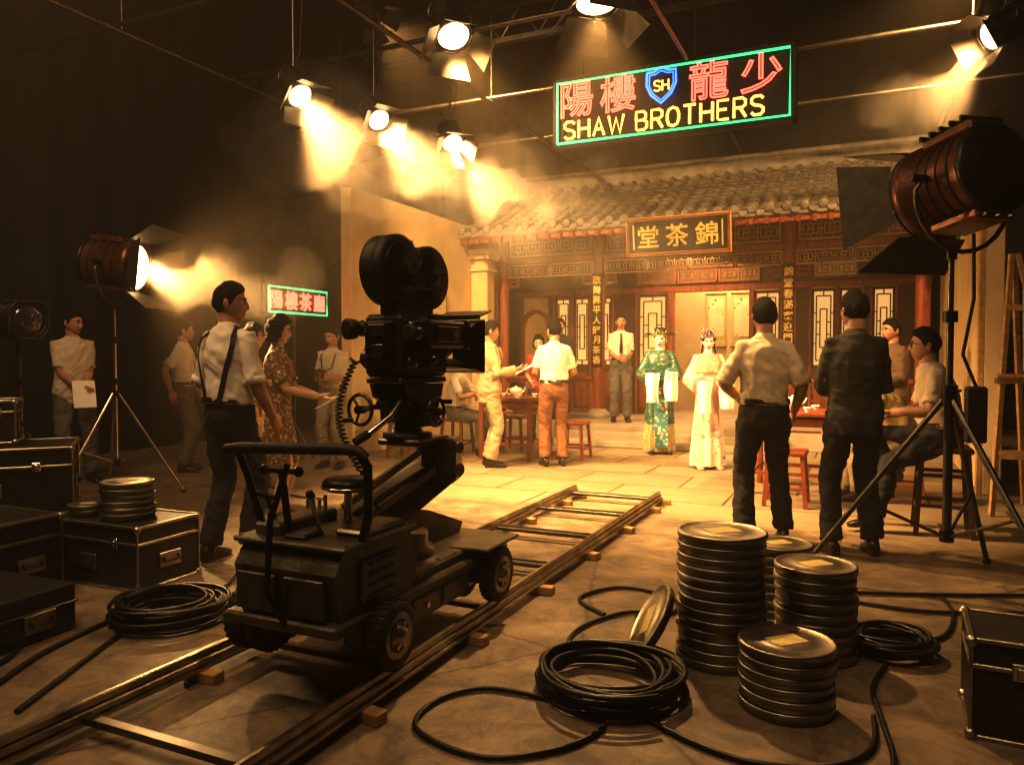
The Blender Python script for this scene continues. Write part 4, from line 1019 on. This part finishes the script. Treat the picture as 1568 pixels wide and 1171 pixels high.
# ================================================================== FURNITURE
def table(name,x,y,s=.8,h=.78,bowls=True):
    b=MB();b.box((x,y,h-.02),(s,s,.04),wood,b=.008);b.box((x,y,h-.09),(s*.88,s*.88,.07),wood,b=.005)
    for sx in(-1,1):
        for sy in(-1,1): b.box((x+sx*s*.42,y+sy*s*.42,(h-.04)/2),(.055,.055,h-.04),wood,b=.008)
        b.box((x+sx*s*.42,y,.2),(.03,s*.84,.03),wood);b.box((x,y+sx*s*.42,.2),(s*.84,.03,.03),wood);b.box((x,y+sx*s*.42,h-.18),(s*.7,.02,.02),wood);b.box((x+sx*s*.42,y,h-.18),(.02,s*.7,.02),wood)
    b.make(name,origin=(x,y,0))
    if bowls:
        c=MB()
        c.lathe([(.03,0),(.03,.01),(.05,.03),(.07,.05),(.085,.09),(.08,.11),(.04,.125),(.02,.13),(.001,.15)],(x,y,h),(0,0,1),white,20)
        c.tube([(x+.07,y,h+.05),(x+.11,y,h+.08),(x+.13,y,h+.12)],[.014,.01,.008],white,8);c.torus((x-.10,y,h+.07),.035,.007,(0,1,0),white,16,6)
        c.make('teapot')
        c=MB()
        for dx,dy in((.2,.15),(-.22,.1),(.15,-.22),(-.15,-.25)): c.lathe([(.02,0),(.02,.008),(.035,.03),(.04,.045),(.036,.045),(.001,.012)],(x+dx,y+dy,h),(0,0,1),white,18)
        c.make('tea_cups')
def stool(name,x,y,h=.48,s=.34,mat=None):
    mat=mat or wood;b=MB();b.box((x,y,h-.02),(s,s,.04),mat,b=.008)
    for sx in(-1,1):
        for sy in(-1,1): b.tube([(x+sx*s*.40,y+sy*s*.40,h-.03),(x+sx*s*.50,y+sy*s*.50,0.002)],.024,mat,4,smooth=False)
        for z_ in((.14,) if h<.55 else (.2,.42)):
            k=lerp(.5,.40,z_/h);b.box((x+sx*s*k,y,z_),(.025,s*2*k,.025),mat);b.box((x,y+sx*s*k,z_+.02),(s*2*k,.025,.025),mat)
    return b.make(name,origin=(x,y,0))
table('tea_table',-4.10,9.0);table('tea_table.001',-.62,7.85)
stool('wooden_stool',-4.98,9.0);stool('wooden_stool.001',-3.35,9.15);stool('wooden_stool.002',-.60,7.05,.48);stool('wooden_stool.003',.32,7.62,.48);stool('wooden_stool.004',-5.35,8.3,.48)
stool('tall_stool',.54,6.38,.64,.36,wood2);stool('wooden_stool.005',-4.45,9.75)
b=MB()
T_=V((1.12,7.55,2.15))
for f_ in((.96,7.2,0.002),(1.62,7.2,0.002),(1.30,7.95,0.002)): b.tube([f_,T_+(V((f_[0],f_[1],2.15))-T_)*.06],.026,woodl,4,smooth=False)
b.box((1.26,7.28,.50),(.56,.035,.07),woodl);b.box((1.24,7.36,1.10),(.52,.05,.05),woodl);b.box((1.18,7.45,1.70),(.24,.03,.05),woodl)
b.box((1.42,7.33,1.52),(.50,.02,.70),M('canvas_board',(.55,.52,.47),.8),Matrix.Rotation(-.12,3,'X'));b.box((1.30,7.30,1.14),(.62,.09,.03),woodl)
b.tube([(1.28,7.3,.5),(1.29,7.85,.3)],.018,woodl,4,smooth=False)
b.make('wooden_easel')
# ================================================================== PEOPLE
cw=cloth('white_shirt',(.66,.61,.52));cc=cloth('cream_shirt',(.54,.46,.35));cgy=cloth('grey_trousers',(.12,.11,.10));cbk=cloth('black_trousers',(.018,.016,.015))
cbr=cloth('brown_trousers',(.22,.105,.052));cdg=cloth('dark_green_shirt',(.052,.050,.036));ctan=cloth('tan_suit',(.40,.31,.20));cy_=cloth('yellow_shirt',(.56,.42,.17));cred=cloth('red_blouse',(.38,.06,.05));cbrj=cloth('brown_jacket',(.14,.088,.055));cdn=cloth('dark_navy',(.03,.032,.04));ckh=cloth('khaki',(.26,.21,.14))
dress=pattern('floral_dress',(.15,.09,.04),[(.50,.36,.17),(.56,.45,.28),(.30,.15,.06)],40,.40)
robeg=pattern('green_robe',(.025,.11,.085),[(.35,.30,.14),(.30,.10,.08),(.06,.26,.25),(.4,.36,.2)],24,.34,.4)
robep=pattern('pink_robe',(.72,.48,.42),[(.75,.22,.20),(.75,.60,.42),(.3,.48,.40),(.7,.32,.28)],16,.26,.45)
skirtp=pattern('cream_skirt',(.72,.62,.52),[(.70,.30,.26),(.3,.5,.47),(.75,.5,.38),(.3,.2,.4)],14,.30,.5)
skirtg=pattern('gold_skirt',(.40,.33,.16),[(.6,.2,.14),(.1,.32,.34),(.6,.5,.32),(.1,.2,.2)],22,.38,.5)
pf={1:(-.3,-1,0,-.6,.3,0),-1:(.3,-1,0,.6,.3,0)}
person('man_in_suspenders',(-3.63,3.60,0),0,1.76,mt=cw,mbm=cbk,sl='rolled',extras=('suspenders',),head=(-55,0),hands={-1:(-.18,.22,1.0),1:(.23,.13,.90)},feet={1:(.13,.03,.09),-1:(-.12,-.06,.09)})
person('woman_in_floral_dress',(-4.20,4.67,0),-62,1.62,fem=True,top='dress',mt=dress,mbm=dress,bottom='skirt',hair='wavy',hands={1:(.10,.34,1.05),-1:(-.08,.33,1.05)},palms={1:(-.3,0,1),-1:(.3,0,1)},extras=('paper',),head=(5,8))
person('woman_in_brown_dress',(-4.80,5.02,0),-50,1.58,fem=True,top='dress',mt=cbr,mbm=cbr,bottom='skirt',hair='bob')
person('man_with_clasped_hands',(-7.40,5.22,0),-112,1.78,mt=cc,mbm=cgy,top='untucked',hands={1:(.03,.26,.98),-1:(-.05,.24,.96)},palms=pf,head=(35,5),extras=('paper','lowpaper'),feet={1:(.14,.0,.09),-1:(-.14,.03,.09)})
person('man_in_white_shirt',(-6.99,6.25,0),-50,1.72,mt=cw,mbm=cgy,head=(10,0),hands={1:(.20,-.10,.92),-1:(-.22,.12,.92)})
person('man_with_meter',(-5.64,7.20,0),188,1.66,mt=cc,mbm=ckh,sl='rolled',hands={1:(.09,.24,1.12),-1:(-.09,.24,1.12)},palms={1:(-1,0,0),-1:(1,0,0)},extras=('instrument',),head=(0,15),curl=.8)
person('man_in_tan_suit',(-4.02,8.05,0),-55,1.73,top='jacket',sl='long',mt=ctan,mbm=ctan,hands={1:(.12,.30,1.15),-1:(-.10,.28,1.12)},palms={1:(-.5,0,1),-1:(.5,0,1)},extras=('paper',),head=(0,10))
person('man_in_brown_trousers',(-3.33,8.40,0),32,1.74,mt=cw,mbm=cbr,hands={1:(.18,.26,1.05),-1:(-.16,.26,1.05)},palms={1:(-1,0,0),-1:(1,0,0)},head=(20,5))
person('woman_in_red_blouse',(-4.35,10.35,0),200,1.62,fem=True,top='untucked',mt=cred,mbm=cdn,hair='bob',hands={1:(.1,.25,1.0),-1:(-.1,.25,1.0)})
SIT=dict(pelvis=(0,0,.56),kpoles={1:(.1,1,.6),-1:(-.1,1,.6)})
person('seated_man_in_white_shirt',(-4.98,8.98,0),-88,1.70,mt=cw,mbm=cgy,lean=10,feet={1:(.12,.42,.09),-1:(-.12,.38,.09)},hands={1:(.15,.42,.84),-1:(-.15,.42,.84)},palms={1:(0,0,-1),-1:(0,0,-1)},head=(0,10),**SIT)
person('man_in_white_shirt_and_tie',(-3.48,11.62,PZ),200,1.70,mt=cw,mbm=cgy,extras=('tie',),hands={1:(.06,.25,1.03),-1:(-.06,.25,1.05)},palms=pf)
person('opera_actor',(-2.49,10.12,0),203,1.66,top='robe',sl='wide',mt=robeg,mbm=robeg,bottom='robe',sk=skino,lips=lipr,skirtm=skirtg,extras=('opera_hat','water_sleeves','front_panel'),hands={1:(.17,.27,1.08),-1:(-.12,.28,1.10)},palms={1:(-.3,-1,0),-1:(.3,-1,0)},head=(-10,5))
person('opera_actress',(-1.64,8.98,0),208,1.60,fem=True,top='robe',sl='wide',mt=robep,mbm=robep,bottom='robe',hair='bun',sk=skino,lips=lipr,skirtm=skirtp,extras=('opera_crown','water_sleeves','collar_cape'),hands={1:(.17,.26,1.06),-1:(-.14,.28,1.12)},palms={1:(-.3,-1,0),-1:(.3,-1,0)},head=(-15,12),shoe=robep)
person('man_with_hand_on_hip',(-.62,5.50,0),18,1.70,mt=cc,mbm=cbk,sl='rolled',hands={-1:(-.15,.19,1.02),1:(.23,.10,.93)},poles={-1:(-.8,-.8,0)},palms={-1:(1,-.2,0)},head=(0,4),feet={1:(.14,0,.09),-1:(-.13,0,.09)})
person('man_in_dark_shirt',(-.05,5.42,0),22,1.72,top='untucked',sl='long',mt=cdg,mbm=cbk,hands={-1:(-.06,.25,1.06),1:(.08,.25,1.08)},poles={-1:(-.6,-.6,-.6),1:(.6,-.6,-.6)},palms=pf,head=(8,5),feet={1:(.13,0,.09),-1:(-.15,-.04,.09)})
person('seated_man_in_glasses',(.54,6.40,0),98,1.72,mt=cc,mbm=cdn,lean=16,pelvis=(0,0,.72),kpoles={1:(.2,1,.5),-1:(-.2,1,.5)},feet={1:(.14,.36,.30),-1:(-.14,.48,.12)},hands={1:(.14,.36,.86),-1:(-.16,.38,.90)},palms={1:(0,0,-1),-1:(0,0,-1)},extras=('glasses',),head=(0,0))
person('seated_man_in_yellow_shirt',(.32,7.60,0),95,1.68,mt=cy_,mbm=ckh,lean=38,feet={1:(.14,.40,.09),-1:(-.14,.36,.09)},hands={1:(.12,.50,.72),-1:(-.12,.50,.72)},palms={1:(0,0,-1),-1:(0,0,-1)},head=(0,20),**SIT)
person('man_in_brown_jacket',(.28,9.0,0),125,1.70,top='jacket',sl='long',mt=cbrj,mbm=cdn,hands={1:(.10,.26,1.05),-1:(-.10,.26,1.05)},palms=pf)
person('man_in_dark_suit',(-4.55,11.75,PZ),190,1.66,top='jacket',sl='long',mt=cdn,mbm=cdn)
# ================================================================== HAZE AND SMOKE
def smoke(name,blobs,dens,seed,vox=.12,amp=.22,sub=7):
    rd=random.Random(seed);t=MB()
    for c,r in blobs:
        for k in range(sub):
            q=V((rd.uniform(-1,1),rd.uniform(-1,1),rd.uniform(-.6,.6)))*r*.75
            t.sph(V(c)+q,r*rd.uniform(.35,.6),None,12)
    vs,fs=remesh(t,vox,3,lambda v:amp*(noise.noise(v*2.2+V((seed,0,0)))+.6*noise.noise(v*5)))
    b=MB();m=bpy.data.materials.new(name);m.use_nodes=True;nt=m.node_tree;N=nt.nodes;N.remove(N['Principled BSDF'])
    v=N.new('ShaderNodeVolumeScatter');v.inputs['Color'].default_value=(1,.90,.75,1);v.inputs['Anisotropy'].default_value=.2;v.inputs['Density'].default_value=dens
    nt.links.new(v.outputs[0],N['Material Output'].inputs['Volume'])
    b.add(vs,fs,m,True);return b.make(name)
smoke('drifting_smoke',[((-4.35,8.6,3.4),.44),((-3.7,8.9,3.25),.42),((-5.2,8.6,3.45),.40),((-6.0,8.4,3.5),.36),((-4.9,8.8,3.1),.30),((-3.1,9.4,3.1),.36),((-5.6,8.0,3.9),.3)],.60,3,.07,.16,9)
smoke('drifting_smoke.001',[((-4.1,8.9,3.2),1.2),((-5.5,8.8,3.2),.95),((-2.9,9.6,3.0),1.0),((-6.6,7.6,3.1),.7)],.20,11,.13,.25,9)
smoke('drifting_smoke.002',[((-4.45,5.6,3.40),.60),((-4.2,6.7,3.45),.60),((-5.0,5.7,3.2),.5),((-4.6,6.3,2.9),.5)],.18,17,.10,.2,9)
smoke('drifting_smoke.003',[((-5.75,5.25,2.0),.45),((-5.2,5.7,2.0),.55)],.20,23,.10,.18,9)
smoke('drifting_smoke.004',[((.75,6.95,3.45),.50),((.35,6.8,3.2),.40)],.18,29,.10,.18,9)
# ================================================================== FILL LIGHTS
def area(name,p,tg,size,power,col):
    l=bpy.data.lights.new(name,'AREA');l.energy=power;l.size=size;l.color=col;l.shape='DISK'
    o=bpy.data.objects.new(name,l);sc.collection.objects.link(o);o.location=p;o.rotation_euler=(V(tg)-V(p)).to_track_quat('-Z','Y').to_euler()
area('interior_light',(-2.4,14.1,3.4),(-2.4,14.2,0),1.0,95,(1,.66,.32))
area('porch_light',(-2.5,12.8,2.9),(-2.5,12.9,0),1.5,50,(1,.62,.28))
area('added_fill_light',(-1.0,.2,6.8),(-1.6,3.2,0),2.5,225,(1,.67,.36))  # added overhead fill to give the foreground shape, no fixture
area('added_fill_light.001',(-5.0,1.6,5.6),(-5.8,5.0,.6),2.0,220,(1,.65,.34))  # added fill for the dark left side, no fixture
w=bpy.data.worlds.new('World');sc.world=w;w.use_nodes=True;wn=w.node_tree;wn.nodes['Background'].inputs[0].default_value=(.02,.014,.009,1);wn.nodes['Background'].inputs[1].default_value=.5
vs_=wn.nodes.new('ShaderNodeVolumeScatter');vs_.inputs['Color'].default_value=(1,.85,.62,1);vs_.inputs['Density'].default_value=.014;vs_.inputs['Anisotropy'].default_value=.3
wn.links.new(vs_.outputs[0],wn.nodes['World Output'].inputs['Volume'])
try:
    sc.view_settings.view_transform='Standard';sc.view_settings.look='None';sc.view_settings.gamma=.72;sc.view_settings.exposure=.12
except Exception as ex: print('look',ex)
# ================================================================== CAMERA
cd=bpy.data.cameras.new('Camera');co=bpy.data.objects.new('Camera',cd);sc.collection.objects.link(co);sc.camera=co
cd.sensor_width=36;cd.lens=36*1164/1568;cd.clip_start=.05
co.location=(0,0,1.28)
co.rotation_euler=(math.radians(90-1.8),0,math.radians(24.8))
